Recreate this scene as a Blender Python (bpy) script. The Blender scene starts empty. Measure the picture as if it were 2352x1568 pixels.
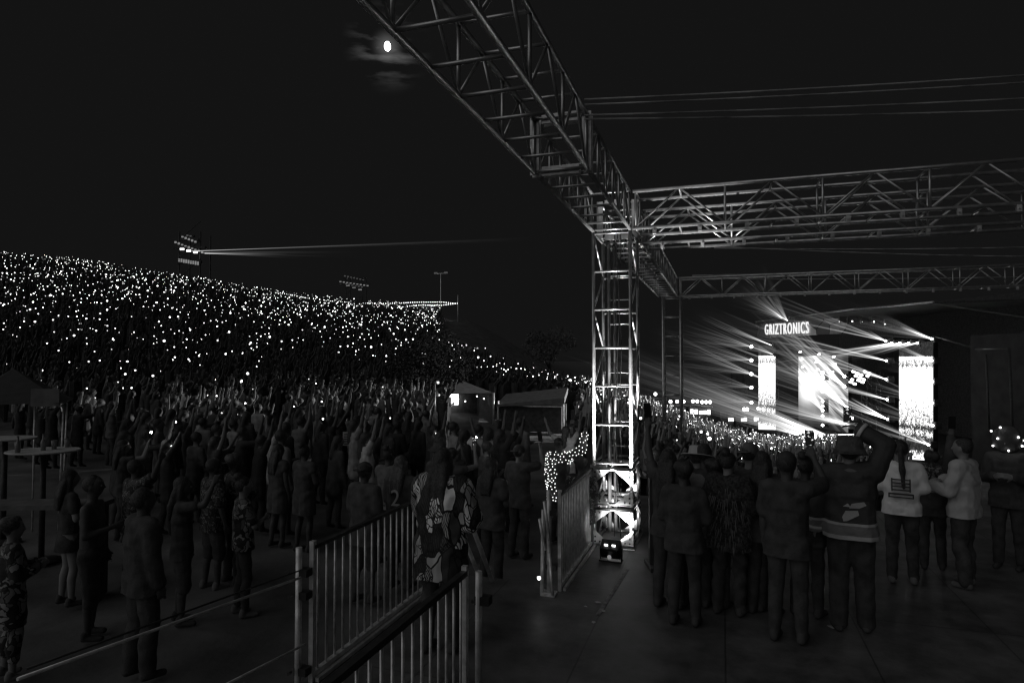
import bpy, bmesh, math, random
import numpy as np
from mathutils import Vector as V, Matrix, noise
random.seed(11); RNG = np.random.default_rng(5)
C = bpy.context.scene; COL = C.collection
R = math.radians
# ---------------------------------------------------------------- camera, sky, light, exposure
CAM = V((0, 0, 2.6)); F = 640.0; YAW = R(18.2); PIT = math.atan(19 / F); S = 1024 / 2352
cd = bpy.data.cameras.new('camera'); cam = bpy.data.objects.new('camera', cd); COL.objects.link(cam)
cam.location = CAM; cam.rotation_euler = (R(90) + PIT, 0, YAW)
cd.sensor_width = 36; cd.lens = 36 * F / 1024; cd.clip_start = 0.05; cd.clip_end = 4000
C.camera = cam
FW2 = V((-math.sin(YAW), math.cos(YAW), 0)); RT = V((math.cos(YAW), math.sin(YAW), 0))
FW = FW2 * math.cos(PIT) + V((0, 0, math.sin(PIT))); UP = V((0, 0, math.cos(PIT))) - FW2 * math.sin(PIT)
C.view_settings.view_transform = 'Standard'; C.view_settings.look = 'None'
C.view_settings.exposure = 0; C.view_settings.gamma = 1
C.cycles.use_denoising = True
C.cycles.transparent_max_bounces = 64
C.cycles.max_bounces = 5
C.cycles.sample_clamp_indirect = 1.0
C.cycles.sample_clamp_direct = 0
C.cycles.filter_width = 1.3
def ray(px, py): return FW + RT * ((px * S - 512) / F) + UP * ((341 - py * S) / F)
def D(px, py, d): return CAM + ray(px, py) * d
def G(px, py, z):
    r = ray(px, py); return CAM + r * ((z - CAM.z) / r.z)
def LD(l, d, z=0.0): p = FW2 * d + RT * l; return V((p.x, p.y, z))
def toLD(p): return p.x * RT.x + p.y * RT.y, p.x * FW2.x + p.y * FW2.y
MOON = ray(890, 106).normalized()
w = bpy.data.worlds.new('World'); C.world = w; w.use_nodes = True
nt = w.node_tree; N = nt.nodes; L = nt.links
bg = N['Background']; bg.inputs['Strength'].default_value = 1.0
tc = N.new('ShaderNodeTexCoord')
nz = N.new('ShaderNodeTexNoise'); nz.inputs['Scale'].default_value = 13; nz.inputs['Detail'].default_value = 5
mp = N.new('ShaderNodeMapping'); mp.inputs['Scale'].default_value = (1, 1, 4.5); mp.inputs['Rotation'].default_value = (0.35, 0.25, 0)
L.new(tc.outputs['Generated'], mp.inputs['Vector']); L.new(mp.outputs['Vector'], nz.inputs['Vector'])
dt = N.new('ShaderNodeVectorMath'); dt.operation = 'DOT_PRODUCT'; dt.inputs[1].default_value = MOON
L.new(tc.outputs['Generated'], dt.inputs[0])
mr = N.new('ShaderNodeMapRange'); mr.inputs['From Min'].default_value = 0.9977; mr.inputs['From Max'].default_value = 0.9999
L.new(dt.outputs['Value'], mr.inputs['Value'])
pw = N.new('ShaderNodeMath'); pw.operation = 'POWER'; pw.inputs[1].default_value = 2.6; L.new(mr.outputs['Result'], pw.inputs[0])
cr = N.new('ShaderNodeMapRange'); cr.inputs['From Min'].default_value = 0.47; cr.inputs['From Max'].default_value = 0.72; L.new(nz.outputs['Fac'], cr.inputs['Value'])
mu = N.new('ShaderNodeMath'); mu.operation = 'MULTIPLY'; L.new(pw.outputs[0], mu.inputs[0]); L.new(cr.outputs['Result'], mu.inputs[1])
ma = N.new('ShaderNodeMath'); ma.operation = 'MULTIPLY_ADD'; ma.inputs[1].default_value = 0.13; ma.inputs[2].default_value = 0.0066
h1 = N.new('ShaderNodeMapRange'); h1.inputs['From Min'].default_value = 0.99955; h1.inputs['From Max'].default_value = 1.0; h1.inputs['To Max'].default_value = 0.9; L.new(dt.outputs['Value'], h1.inputs['Value'])
h2 = N.new('ShaderNodeMath'); h2.operation = 'POWER'; h2.inputs[1].default_value = 4; L.new(h1.outputs['Result'], h2.inputs[0])
h3 = N.new('ShaderNodeMath'); h3.operation = 'ADD'; L.new(h2.outputs[0], h3.inputs[0]); L.new(mu.outputs[0], h3.inputs[1])
L.new(h3.outputs[0], ma.inputs[0]); L.new(ma.outputs[0], bg.inputs['Color'])
sd = bpy.data.lights.new('night_fill', 'SUN'); sd.energy = 0.46; sd.angle = R(95); sd.color = (1, 1, 1)  # soft fill added to lift the dark, no such source in view
night_fill = bpy.data.objects.new('night_fill', sd); COL.objects.link(night_fill)
FILLDIR = (RT * -0.78 + FW2 * -0.50 + V((0, 0, 0.37))).normalized()
night_fill.rotation_euler = FILLDIR.to_track_quat('Z', 'Y').to_euler()
# ---------------------------------------------------------------- materials
def nodes(name):
    m = bpy.data.materials.new(name); m.use_nodes = True
    return m, m.node_tree.nodes, m.node_tree.links
def mat(name, c, rough=0.7, metal=0.0, nz=(6, 0.25), bump=(40, 0.15), rnd=0.0, spec=0.35):
    m, n, l = nodes(name); b = n['Principled BSDF']
    b.inputs['Roughness'].default_value = rough; b.inputs['Metallic'].default_value = metal
    b.inputs['Specular IOR Level'].default_value = spec
    t = n.new('ShaderNodeTexCoord'); x = n.new('ShaderNodeTexNoise'); x.inputs['Scale'].default_value = nz[0]; x.inputs['Detail'].default_value = 4
    l.new(t.outputs['Object'], x.inputs['Vector'])
    r = n.new('ShaderNodeMapRange'); r.inputs['To Min'].default_value = c * (1 - nz[1]); r.inputs['To Max'].default_value = c * (1 + nz[1])
    r.inputs['From Min'].default_value = 0.3; r.inputs['From Max'].default_value = 0.7
    l.new(x.outputs['Fac'], r.inputs['Value']); out = r.outputs['Result']
    if rnd:
        o = n.new('ShaderNodeObjectInfo'); q = n.new('ShaderNodeMapRange'); q.inputs['To Min'].default_value = 1 - rnd; q.inputs['To Max'].default_value = 1 + rnd
        l.new(o.outputs['Random'], q.inputs['Value']); k = n.new('ShaderNodeMath'); k.operation = 'MULTIPLY'
        l.new(out, k.inputs[0]); l.new(q.outputs['Result'], k.inputs[1]); out = k.outputs[0]
    l.new(out, b.inputs['Base Color'])
    if bump[1]:
        y = n.new('ShaderNodeTexNoise'); y.inputs['Scale'].default_value = bump[0]; y.inputs['Detail'].default_value = 3; l.new(t.outputs['Object'], y.inputs['Vector'])
        u = n.new('ShaderNodeBump'); u.inputs['Strength'].default_value = bump[1]; u.inputs['Distance'].default_value = 0.02
        l.new(y.outputs['Fac'], u.inputs['Height']); l.new(u.outputs['Normal'], b.inputs['Normal'])
    return m
def emit(name, s, sample='AUTO'):
    m, n, l = nodes(name); n.remove(n['Principled BSDF'])
    e = n.new('ShaderNodeEmission'); e.inputs['Strength'].default_value = s; e.inputs['Color'].default_value = (1, 1, 1, 1)
    l.new(e.outputs[0], n['Material Output'].inputs['Surface'])
    m.cycles.emission_sampling = sample
    return m
def patterned(name, lo, hi, scale, width=0.05, rough=0.75, warp=0.22):
    """printed cloth: irregular patches of several greys with dark outlines"""
    m, n, l = nodes(name); b = n['Principled BSDF']; b.inputs['Roughness'].default_value = rough
    t = n.new('ShaderNodeTexCoord'); q = n.new('ShaderNodeTexNoise'); q.inputs['Scale'].default_value = scale * 0.4
    mx = n.new('ShaderNodeMixRGB'); mx.inputs['Fac'].default_value = warp
    l.new(t.outputs['Object'], q.inputs['Vector']); l.new(t.outputs['Object'], mx.inputs[1]); l.new(q.outputs['Color'], mx.inputs[2])
    v1 = n.new('ShaderNodeTexVoronoi'); v1.inputs['Scale'].default_value = scale
    v2 = n.new('ShaderNodeTexVoronoi'); v2.feature = 'DISTANCE_TO_EDGE'; v2.inputs['Scale'].default_value = scale
    for v in (v1, v2): l.new(mx.outputs[0], v.inputs['Vector'])
    r = n.new('ShaderNodeValToRGB'); r.color_ramp.interpolation = 'CONSTANT'
    for i, (p, c) in enumerate(((0, lo), (0.3, lo + (hi - lo) * 0.35), (0.55, lo), (0.66, hi), (0.85, lo + (hi - lo) * 0.55))):
        e = r.color_ramp.elements[i] if i < 2 else r.color_ramp.elements.new(p)
        e.position = p; e.color = (c, c, c, 1)
    l.new(v1.outputs['Color'], r.inputs['Fac'])
    s = n.new('ShaderNodeMath'); s.operation = 'GREATER_THAN'; s.inputs[1].default_value = width; l.new(v2.outputs['Distance'], s.inputs[0])
    k = n.new('ShaderNodeMixRGB'); k.inputs[1].default_value = (0.008, 0.008, 0.008, 1); l.new(s.outputs[0], k.inputs['Fac']); l.new(r.outputs['Color'], k.inputs[2])
    l.new(k.outputs[0], b.inputs['Base Color'])
    return m
def comic(name):
    """comic print: elongated angular patches with black outlines, some filled with fine stripes"""
    m, n, l = nodes(name); b = n['Principled BSDF']; b.inputs['Roughness'].default_value = .75
    t = n.new('ShaderNodeTexCoord'); mp = n.new('ShaderNodeMapping'); mp.inputs['Rotation'].default_value = (.3, .7, .4); mp.inputs['Scale'].default_value = (13, 6, 5.5); l.new(t.outputs['Object'], mp.inputs['Vector'])
    q = n.new('ShaderNodeTexNoise'); q.inputs['Scale'].default_value = .55; l.new(mp.outputs[0], q.inputs['Vector']); ad = n.new('ShaderNodeVectorMath'); ad.operation = 'MULTIPLY_ADD'; ad.inputs[1].default_value = (1.5, 1.5, 1.5); l.new(q.outputs['Color'], ad.inputs[0]); l.new(mp.outputs[0], ad.inputs[2])
    def vor(feat, sc, rnd):
        v = n.new('ShaderNodeTexVoronoi'); v.feature = feat; v.inputs['Scale'].default_value = sc; v.inputs['Randomness'].default_value = rnd; l.new(ad.outputs[0], v.inputs['Vector']); return v
    c1, e1, e2 = vor('F1', .8, 1), vor('DISTANCE_TO_EDGE', .8, 1), vor('DISTANCE_TO_EDGE', 1.9, 1)
    sep = n.new('ShaderNodeSeparateColor'); l.new(c1.outputs['Color'], sep.inputs[0])
    def M_(op, a, v=None, c=None):
        k = n.new('ShaderNodeMath'); k.operation = op
        for i, z in enumerate((a, v, c)):
            if z is None: continue
            if isinstance(z, (int, float)): k.inputs[i].default_value = z
            else: l.new(z, k.inputs[i])
        return k.outputs[0]
    r = n.new('ShaderNodeValToRGB'); r.color_ramp.interpolation = 'CONSTANT'
    for i, (p, c) in enumerate(((0, .04), (.28, .42), (.5, .10), (.62, .95), (.8, .52))):
        e = r.color_ramp.elements[i] if i < 2 else r.color_ramp.elements.new(p); e.position = p; e.color = (c, c, c, 1)
    l.new(sep.outputs[0], r.inputs['Fac'])
    wv = n.new('ShaderNodeTexWave'); wv.inputs['Scale'].default_value = 1.6; wv.inputs['Distortion'].default_value = 3; l.new(ad.outputs[0], wv.inputs['Vector'])
    stripe = M_('MAXIMUM', M_('GREATER_THAN', wv.outputs['Fac'], .35), M_('LESS_THAN', sep.outputs[1], .6))
    fine = M_('MAXIMUM', M_('GREATER_THAN', e2.outputs['Distance'], .05), M_('LESS_THAN', sep.outputs[2], .55))
    k = M_('MULTIPLY', M_('MULTIPLY', M_('GREATER_THAN', e1.outputs['Distance'], .045), stripe), fine)
    mx = n.new('ShaderNodeMixRGB'); mx.inputs[1].default_value = (.012, .012, .012, 1); l.new(k, mx.inputs['Fac']); l.new(r.outputs['Color'], mx.inputs[2]); l.new(mx.outputs[0], b.inputs['Base Color'])
    return m
M = dict(
    truss=mat('aluminium tube', 0.52, 0.33, 0.80, (9, 0.25), (60, 0.05)),
    plate=mat('aluminium plate', 0.5, 0.5, 0.6, (7, 0.4), (30, 0.08)),
    steel=mat('galvanised steel', 0.72, 0.4, 0.4, (12, 0.3), (50, 0.06)),
    blacksteel=mat('black steel', 0.05, 0.5, 0.3, (12, 0.3), (50, 0.06)),
    cable=mat('cable', 0.45, 0.55, 0, (3, 0.5), (0, 0)),
    deck=None,
    black=mat('black cloth', 0.062, 0.9, 0, (8, 0.4), (60, 0.3)), dark=mat('dark cloth', 0.068, 0.9, 0, (8, 0.4), (60, 0.3)),
    grey=mat('grey cloth', 0.15, 0.9, 0, (8, 0.3), (40, 0.3)), pale=mat('pale cloth', 0.5, 0.9, 0, (5, 0.15), (30, 0.25)),
    white=mat('white cloth', 0.88, 0.85, 0, (5, 0.1), (25, 0.3)), dim=mat('dim cloth', 0.08, 0.9, 0, (8, 0.4), (60, 0.3)),
    skin=mat('skin', 0.24, 0.55, 0, (10, 0.12), (80, 0.05)), shade_skin=mat('skin in shade', 0.08, 0.55, 0, (10, 0.12), (80, 0.05)),  # shade_skin is skin painted darker for people in shade
    hair=mat('dark hair', 0.045, 0.5, 0, (60, 0.6), (90, 0.5)), fair=mat('light hair', 0.09, 0.5, 0, (60, 0.6), (90, 0.5)),
    sole=mat('shoe', 0.3, 0.7), rubber=mat('black plastic', 0.012, 0.4), eye=mat('eye', 0.3, 0.2),
    bar=mat('bar wood', 0.06, 0.5), tent=mat('tent fabric', 0.16, 0.8), tenttop=mat('tent roof fabric', 0.035, 0.8),
    bushleaf=mat('unlit leaf', 0.008, 0.8, 0, (2, 0.5), (0, 0)), bark=mat('bark', 0.03, 0.9), leaf=mat('leaf', 0.09, 0.7, 0, (2, 0.5), (0, 0)), scrim=mat('stage scrim', 0.03, 0.9, 0, (2, 0.4), (12, 0.2)),  # lit and unlit tree crowns painted as paler and darker leaves
    glass=mat('glass bottle', 0.25, 0.15), paper=mat('paper', 0.6, 0.9), soil=None,
    glow=emit('flashlight glow', 7.0), glow_weak=emit('weak flashlight glow', 3.0), glow_dim=emit('dim flashlight glow', 1.2), flash=emit('phone flash', 130.0), led=emit('costume lamp', 2.4, 'NONE'), bulb=emit('bulb', 6.0, 'NONE'), spark=emit('small lamp', 5.0, 'NONE'), lens=emit('stage lamp lens', 14, 'NONE'),
    sign=emit('lit sign', 3.0), dimsign=emit('dim lit sign', 0.22), moon=emit('moon surface', 12.0, 'NONE'), screenlet=emit('phone screen', 1.2), dimlamp=emit('dim lamp', 0.07, 'NONE'),
    letters=emit('lit letters', 0.95, 'NONE'))
# ---------------------------------------------------------------- mesh building
class MB:
    def __init__(s): s.v = []; s.f = []; s.m = []
    def add(s, vs, fs, mi=0):
        o = len(s.v); s.v += [tuple(x) for x in vs]; s.f += [[i + o for i in f] for f in fs]; s.m += [mi] * len(fs)
    def box(s, c, size, rot=None, mi=0):
        c = V(c); hx, hy, hz = (x / 2 for x in size)
        p = [V((x, y, z)) for x in (-hx, hx) for y in (-hy, hy) for z in (-hz, hz)]
        if rot is not None: p = [rot @ q for q in p]
        s.add([c + q for q in p], [(0, 1, 3, 2), (4, 6, 7, 5), (0, 4, 5, 1), (2, 3, 7, 6), (0, 2, 6, 4), (1, 5, 7, 3)], mi)
    def tube(s, a, b, r0, r1=None, n=8, mi=0):
        a = V(a); b = V(b); r1 = r0 if r1 is None else r1
        d = (b - a).normalized(); x = d.orthogonal().normalized(); y = d.cross(x)
        ring = [x * math.cos(6.28319 * i / n) + y * math.sin(6.28319 * i / n) for i in range(n)]
        vs = [a + q * r0 for q in ring] + [b + q * r1 for q in ring]
        fs = [(i, (i + 1) % n, n + (i + 1) % n, n + i) for i in range(n)] + [tuple(range(n - 1, -1, -1)), tuple(range(n, 2 * n))]
        s.add(vs, fs, mi)
    def path(s, pts, r, n=6, mi=0):
        pts = [V(p) for p in pts]; x = (pts[1] - pts[0]).orthogonal().normalized(); vs = []
        for i, p in enumerate(pts):
            d = (pts[min(i + 1, len(pts) - 1)] - pts[max(i - 1, 0)]).normalized(); x = (x - d * x.dot(d)).normalized(); y = d.cross(x)
            vs += [p + (x * math.cos(6.28319 * k / n) + y * math.sin(6.28319 * k / n)) * r for k in range(n)]
        m = len(pts); fs = [(j * n + k, j * n + (k + 1) % n, (j + 1) * n + (k + 1) % n, (j + 1) * n + k) for j in range(m - 1) for k in range(n)]
        s.add(vs, fs + [tuple(range(n - 1, -1, -1)), tuple(range((m - 1) * n, m * n))], mi)
    def ball(s, c, r, seg=10, ring=6, sc=(1, 1, 1), mi=0):
        c = V(c); vs = [c + V((0, 0, r * sc[2]))]
        for j in range(1, ring):
            t = math.pi * j / ring
            for i in range(seg):
                p = 2 * math.pi * i / seg
                vs.append(c + V((r * sc[0] * math.sin(t) * math.cos(p), r * sc[1] * math.sin(t) * math.sin(p), r * sc[2] * math.cos(t))))
        vs.append(c - V((0, 0, r * sc[2]))); last = len(vs) - 1; fs = []
        for i in range(seg):
            k = (i + 1) % seg; fs.append((0, 1 + i, 1 + k)); o = 1 + (ring - 2) * seg; fs.append((last, o + k, o + i))
        for j in range(ring - 2):
            for i in range(seg):
                k = (i + 1) % seg; a = 1 + j * seg; fs.append((a + i, a + seg + i, a + seg + k, a + k))
        s.add(vs, fs, mi)
    def lathe(s, c, prof, n=16, mi=0, rot=None):
        c = V(c); vs = []; fs = []
        for r, z in prof:
            for i in range(n):
                q = V((r * math.cos(6.28319 * i / n), r * math.sin(6.28319 * i / n), z)); vs.append(c + (rot @ q if rot is not None else q))
        for j in range(len(prof) - 1):
            for i in range(n): k = (i + 1) % n; fs.append((j * n + i, j * n + k, (j + 1) * n + k, (j + 1) * n + i))
        fs.append(tuple(range(n - 1, -1, -1))); fs.append(tuple(range((len(prof) - 1) * n, len(prof) * n)))
        s.add(vs, fs, mi)
    def mesh(s, name, mats, smooth=False):
        me = bpy.data.meshes.new(name); me.from_pydata(s.v, [], s.f)
        for m in (mats if isinstance(mats, (list, tuple)) else [mats]): me.materials.append(m)
        me.polygons.foreach_set('material_index', s.m)
        if smooth: me.polygons.foreach_set('use_smooth', [len(f) <= 4 for f in s.f])
        me.update(); return me
    def obj(s, name, mats, parent=None, smooth=False, loc=None):
        return link(name, s.mesh(name, mats, smooth), parent, loc)
def link(name, me, parent=None, loc=None):
    o = bpy.data.objects.new(name, me); COL.objects.link(o)
    if parent is not None: o.parent = parent
    if loc is not None: o.location = loc
    return o
def tag(o, label, cat, group=None, kind=None):
    o['label'] = label; o['category'] = cat
    if group: o['group'] = group
    if kind: o['kind'] = kind
    return o
def struct(o, kind='structure', label=None):
    o['kind'] = kind
    if label: o['label'] = label
    return o
def empty(name, loc, label, cat, group=None, rz=0.0):
    o = bpy.data.objects.new(name, None); COL.objects.link(o); o.location = loc; o.rotation_euler = (0, 0, rz); o.empty_display_size = 0.1
    return tag(o, label, cat, group)
def bars(parent, name, segs, r, m, n=8):
    for a, b in segs:
        b_ = MB(); b_.tube(a, b, r, r, n); b_.obj(name, m, parent, True)
def smoothed(e0, e1, x):
    t = np.clip((x - e0) / (e1 - e0), 0, 1); return t * t * (3 - 2 * t)
# ---------------------------------------------------------------- terrain
AZ = [-1.3, -0.8, -0.66, -0.5, -0.365, -0.25, -0.12, 0.12]; SL = [0.27, 0.268, 0.243, 0.2, 0.165, 0.145, 0.132, 0.10]
AZC = [-1.3, -0.8, -0.365, -0.12, 0.2]; DC = [80, 85, 100, 108, 108]
def gz(l, d):
    d = np.asarray(d, float); l = np.asarray(l, float); dd = np.maximum(d, 1.0); az = np.clip(l / dd, -1.3, 1.3)
    wl = 1 - smoothed(-0.1, 0.14, az); dc = np.interp(az, AZC, DC)
    x = np.clip(d, 0, dc) - 27
    hill = np.interp(az, AZ, SL) * 0.5 * (x + np.sqrt(x * x + 30)) * smoothed(6, 26, d)
    wr = smoothed(0.06, 0.42, az)
    z = -0.4 + wl * hill - wr * (1.1 * smoothed(6, 13, d) + 1.95 * np.clip((d - 13) / 22, 0, 1) + 1.4 * np.clip((d - 35) / 10, 0, 1))
    return z
def ground_at(p): l, d = toLD(p); return float(gz(l, d))
def build_ground():
    th = np.radians(np.concatenate([np.arange(-62, 62.1, 1.0), np.arange(68, 298, 10)]))
    rr = np.concatenate([[0.0], np.linspace(2, 120, 90), [140, 180, 260, 420, 800, 1500]])
    vs = []; fs = []
    for a in th:
        for r in rr:
            l, d = r * math.sin(a), r * math.cos(a); p = LD(l, d); bump = 0.05 * math.sin(l * 1.3) * math.sin(d * 0.9) if r > 6 else 0
            vs.append((p.x, p.y, float(gz(l, d)) + bump - 0.02))
    n = len(rr); T = len(th)
    for i in range(T):
        k = (i + 1) % T
        for j in range(n - 1): fs.append((i * n + j, k * n + j, k * n + j + 1, i * n + j + 1))
    b = MB(); b.add(vs, fs); me = b.mesh('ground', mat('trodden turf', 0.12, 0.95, 0, (0.8, 0.5), (8, 0.5)), True)
    return struct(link('ground', me))
build_ground()
# ---------------------------------------------------------------- deck
def deck_mat():
    m, n, l = nodes('deck sheets'); b = n['Principled BSDF']; b.inputs['Roughness'].default_value = 0.46
    t = n.new('ShaderNodeTexCoord'); br = n.new('ShaderNodeTexBrick'); br.offset = 0.0
    br.inputs['Scale'].default_value = 1.0; br.inputs['Brick Width'].default_value = 1.22; br.inputs['Row Height'].default_value = 2.44
    br.inputs['Mortar Size'].default_value = 0.008; br.inputs['Color1'].default_value = (0.095,) * 3 + (1,); br.inputs['Color2'].default_value = (0.115,) * 3 + (1,); br.inputs['Mortar'].default_value = (0.05,) * 3 + (1,)
    l.new(t.outputs['Object'], br.inputs['Vector'])
    x = n.new('ShaderNodeTexNoise'); x.inputs['Scale'].default_value = 2.2; x.inputs['Detail'].default_value = 8; x.inputs['Roughness'].default_value = 0.65; l.new(t.outputs['Object'], x.inputs['Vector'])
    r = n.new('ShaderNodeMapRange'); r.inputs['From Min'].default_value = 0.35; r.inputs['From Max'].default_value = 0.7; r.inputs['To Min'].default_value = 0.55; r.inputs['To Max'].default_value = 1.7; l.new(x.outputs['Fac'], r.inputs['Value'])
    k = n.new('ShaderNodeMixRGB'); k.blend_type = 'MULTIPLY'; k.inputs['Fac'].default_value = 1; l.new(br.outputs['Color'], k.inputs[1]); l.new(r.outputs['Result'], k.inputs[2])
    l.new(k.outputs[0], b.inputs['Base Color'])
    u = n.new('ShaderNodeBump'); u.inputs['Strength'].default_value = 0.4; u.inputs['Distance'].default_value = 0.02; l.new(x.outputs['Fac'], u.inputs['Height']); l.new(u.outputs['Normal'], b.inputs['Normal'])
    return m
b = MB(); b.box((5.115, 3.6, -0.17), (13.77, 18.0, 0.34)); b.box((-2.52, 4.9, -0.171), (1.5 - 0.004, 4.8, 0.338))
struct(b.obj('deck_floor', deck_mat()))
# ---------------------------------------------------------------- trusses
def truss(label, origin, axis, length, step, ax_w=0.57, zig='side', ladder=False, r=0.0254, group='roof trusses', name='truss_beam', cat='truss', plates=(False, False), r2=0.016, couplers=False):
    """square truss: four chords, rungs at every step, braces. axis is a unit vector, the section is ax_w square and centred on the axis line"""
    t = empty(name, origin, label, cat, group); a = V(axis)
    if abs(a.z) > 0.9: u, v = V((1, 0, 0)), V((0, 1, 0))
    elif abs(a.y) > 0.9: u, v = V((1, 0, 0)), V((0, 0, 1))
    else: u, v = V((0, 1, 0)), V((0, 0, 1))
    h = ax_w / 2 - r; P = lambda s, i, j: a * s + u * (h * i) + v * (h * j)
    bars(t, 'chord', [(P(0, i, j), P(length, i, j)) for i in (-1, 1) for j in (-1, 1)], r, M['truss'], 12)
    n = max(1, round(length / step)); st = [0.04 + (length - 0.08) * k / n for k in range(n + 1)]
    rung = []; brace = []
    for k, s in enumerate(st):
        rung += [(P(s, -1, -1), P(s, 1, -1)), (P(s, -1, 1), P(s, 1, 1))]
        if k in (0, n) or not ladder: rung += [(P(s, -1, -1), P(s, -1, 1)), (P(s, 1, -1), P(s, 1, 1))]
    for k in range(n):
        s0, s1 = st[k], st[k + 1]; mid = (s0 + s1) / 2
        for i in (-1, 1):
            if zig == 'vee': brace += [(P(s0, i, -1), P(mid, i, 1)), (P(mid, i, 1), P(s1, i, -1))]
            else: brace.append((P(s0, i, -1 if k % 2 == 0 else 1), P(s1, i, 1 if k % 2 == 0 else -1)))
        if zig == 'vee': rung += [(P(mid, -1, 1), P(mid, 1, 1)), (P(mid, -1, -1), P(mid, 1, -1))]
    bars(t, 'rung', rung[:100], r2, M['truss']); bars(t, 'brace', brace[:100], r2 * 0.85, M['truss'])
    if couplers:
        for k in range(int(length / .6)):
            b = MB(); q = P(.3 + .6 * k, -1, -1) - v * .055; b.box(q, [.05 if abs(x) > .9 else .045 for x in a][:2] + [.085]); b.tube(q - u * .05, q + u * .05, .012, .012, 6); b.obj('coupler', M['plate'], t)
    for q, s in enumerate((0.012, length - 0.012)):
        if plates[q]:
            for i in (-1, 1):
                b = MB(); b.box(a * s + u * (h * i), [0.02 if abs(x) > .9 else (0.09 if abs(y) > .9 else ax_w) for x, y in zip(a, u)]); b.obj('joint_plate', M['plate'], t)
            for j in (-1, 1):
                b = MB(); b.box(a * s + v * (h * j * 0.99), [0.024 if abs(x) > .9 else (0.09 if abs(y) > .9 else ax_w - 0.2) for x, y in zip(a, v)]); b.obj('joint_plate', M['plate'], t)
    return t
BX = -1.475; TZ = 4.70
truss('long overhead roof truss passing above the camera towards the near tower', (BX, -1.6, TZ), (0, 1, 0), 7.6, 0.95, zig='vee', plates=(False, True))
truss('short closely runged roof truss joined onto the near tower head', (BX, 6.06, TZ), (0, 1, 0), 2.90, 0.48, plates=(True, False), zig='side')
truss('roof truss running from the near tower back to the thin distant tower', (BX, 9.50, TZ), (0, 1, 0), 9.3, 0.5, zig='side', plates=(True, False), ladder=False)
truss('cross truss with vee bracing fixed to the near tower head', (BX + 0.3, 9.22, TZ), (1, 0, 0), 7.2, 1.2, zig='vee', couplers=True)
truss('second cross truss just behind the one on the near tower', (BX + 0.3, 10.45, TZ), (1, 0, 0), 7.8, 1.2, zig='vee', couplers=True)
truss('far cross truss above the stage, fixed to the thin distant tower', (BX + 0.3, 19.1, TZ), (1, 0, 0), 11.5, 1.15, zig='vee', couplers=True)
TW = (BX, 9.22)
tower = truss('brightly uplit square truss tower standing on the deck by the barricade', (TW[0], 9.38, 1.12), (0, 0, 1), 3.32, 0.535, ladder=True, name='truss_tower', cat='truss tower', group='truss towers')
tower.scale = (1, 1.5, 1)
tw2z = ground_at(V((BX, 19.1, 0)))
truss('thin distant truss tower standing in the crowd beyond the uplit one', (BX + 0.1, 19.1, tw2z), (0, 0, 1), 4.45 - tw2z, 0.55, ladder=True, name='truss_tower', cat='truss tower', group='truss towers', r=0.04)
# base sections of the near tower: two gusseted bays, each face with four bolted corner plates round a diamond opening
def tower_base():
    h = 0.285
    for z0, z1 in ((0.02, 0.54), (0.575, 1.10)):
        zc = (z0 + z1) / 2 - 1.12; hz = (z1 - z0) / 2
        fr = []
        for i in (-1, 1):
            for j in (-1, 1): fr.append((V((h * i * .9, h * j * .9, zc - hz)), V((h * i * .9, h * j * .9, zc + hz))))
        bars(tower, 'base_post', fr, 0.026, M['truss'], 10)
        fr = []
        for zz in (zc - hz + 0.02, zc + hz - 0.02):
            for k in range(4):
                a = [(-1, -1), (1, -1), (1, 1), (-1, 1)]; p, q = a[k], a[(k + 1) % 4]
                fr.append((V((h * p[0] * .9, h * p[1] * .9, zz)), V((h * q[0] * .9, h * q[1] * .9, zz))))
        bars(tower, 'base_rail', fr, 0.024, M['truss'], 10)
        for k in range(4):
            rot = Matrix.Rotation(k * math.pi / 2, 3, 'Z')
            for sx in (-1, 1):
                for sz in (-1, 1):
                    c = 0.205; pts = [(h * sx, sz * hz), (h * sx, sz * (hz - c)), (sx * 0.035, sz * (hz - 0.004)), ]
                    pts = [(sx * (h - 0.002), sz * (hz - 0.03)), (sx * (h - 0.002), sz * 0.02), (sx * 0.03, sz * (hz - 0.03))]
                    b = MB(); vs = [rot @ V((x, -h + y, zc + z)) for y in (-0.004, 0.004) for x, z in pts]
                    b.add(vs, [(0, 1, 2), (3, 5, 4), (0, 3, 4, 1), (1, 4, 5, 2), (2, 5, 3, 0)]); pl = b.obj('gusset_plate', M['plate'], tower)
                    for bx, bz in ((0.045, 0.06), (0.045, 0.125), (0.11, 0.06)):
                        b = MB(); q = V((sx * (h - bx), -h, zc + sz * (hz - bz))); b.tube(rot @ (q + V((0, -0.014, 0))), rot @ (q + V((0, 0.014, 0))), 0.012, 0.012, 8); b.obj('bolt', M['rubber'], pl)
    for x, y in ((-.03, .02), (.02, .05), (.06, -.02)):
        b = MB(); pts = [V((x + .02 * math.sin(i * 1.1 + x * 60), y, -1.08 + i * 0.28)) for i in range(20)]; b.path(pts, 0.006, 5); b.obj('hanging_cable', M['rubber'], tower, True)
    b = MB(); b.box((0, 0, -1.112), (0.62, 0.62, 0.012)); b.obj('base_plate', M['plate'], tower)
    bars(tower, 'ladder_rung', [(V((-.13, .1, z)), V((.21, .1, z))) for z in np.arange(-0.5, 3.0, 0.36)], 0.010, M['truss'])
    bars(tower, 'inner_pipe', [(V((-.13, .1, -1.05)), V((-.13, .1, 3.2))), (V((-.06, .16, -1.05)), V((-.06, .16, 3.2)))], 0.026, M['truss'])
tower_base()
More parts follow.
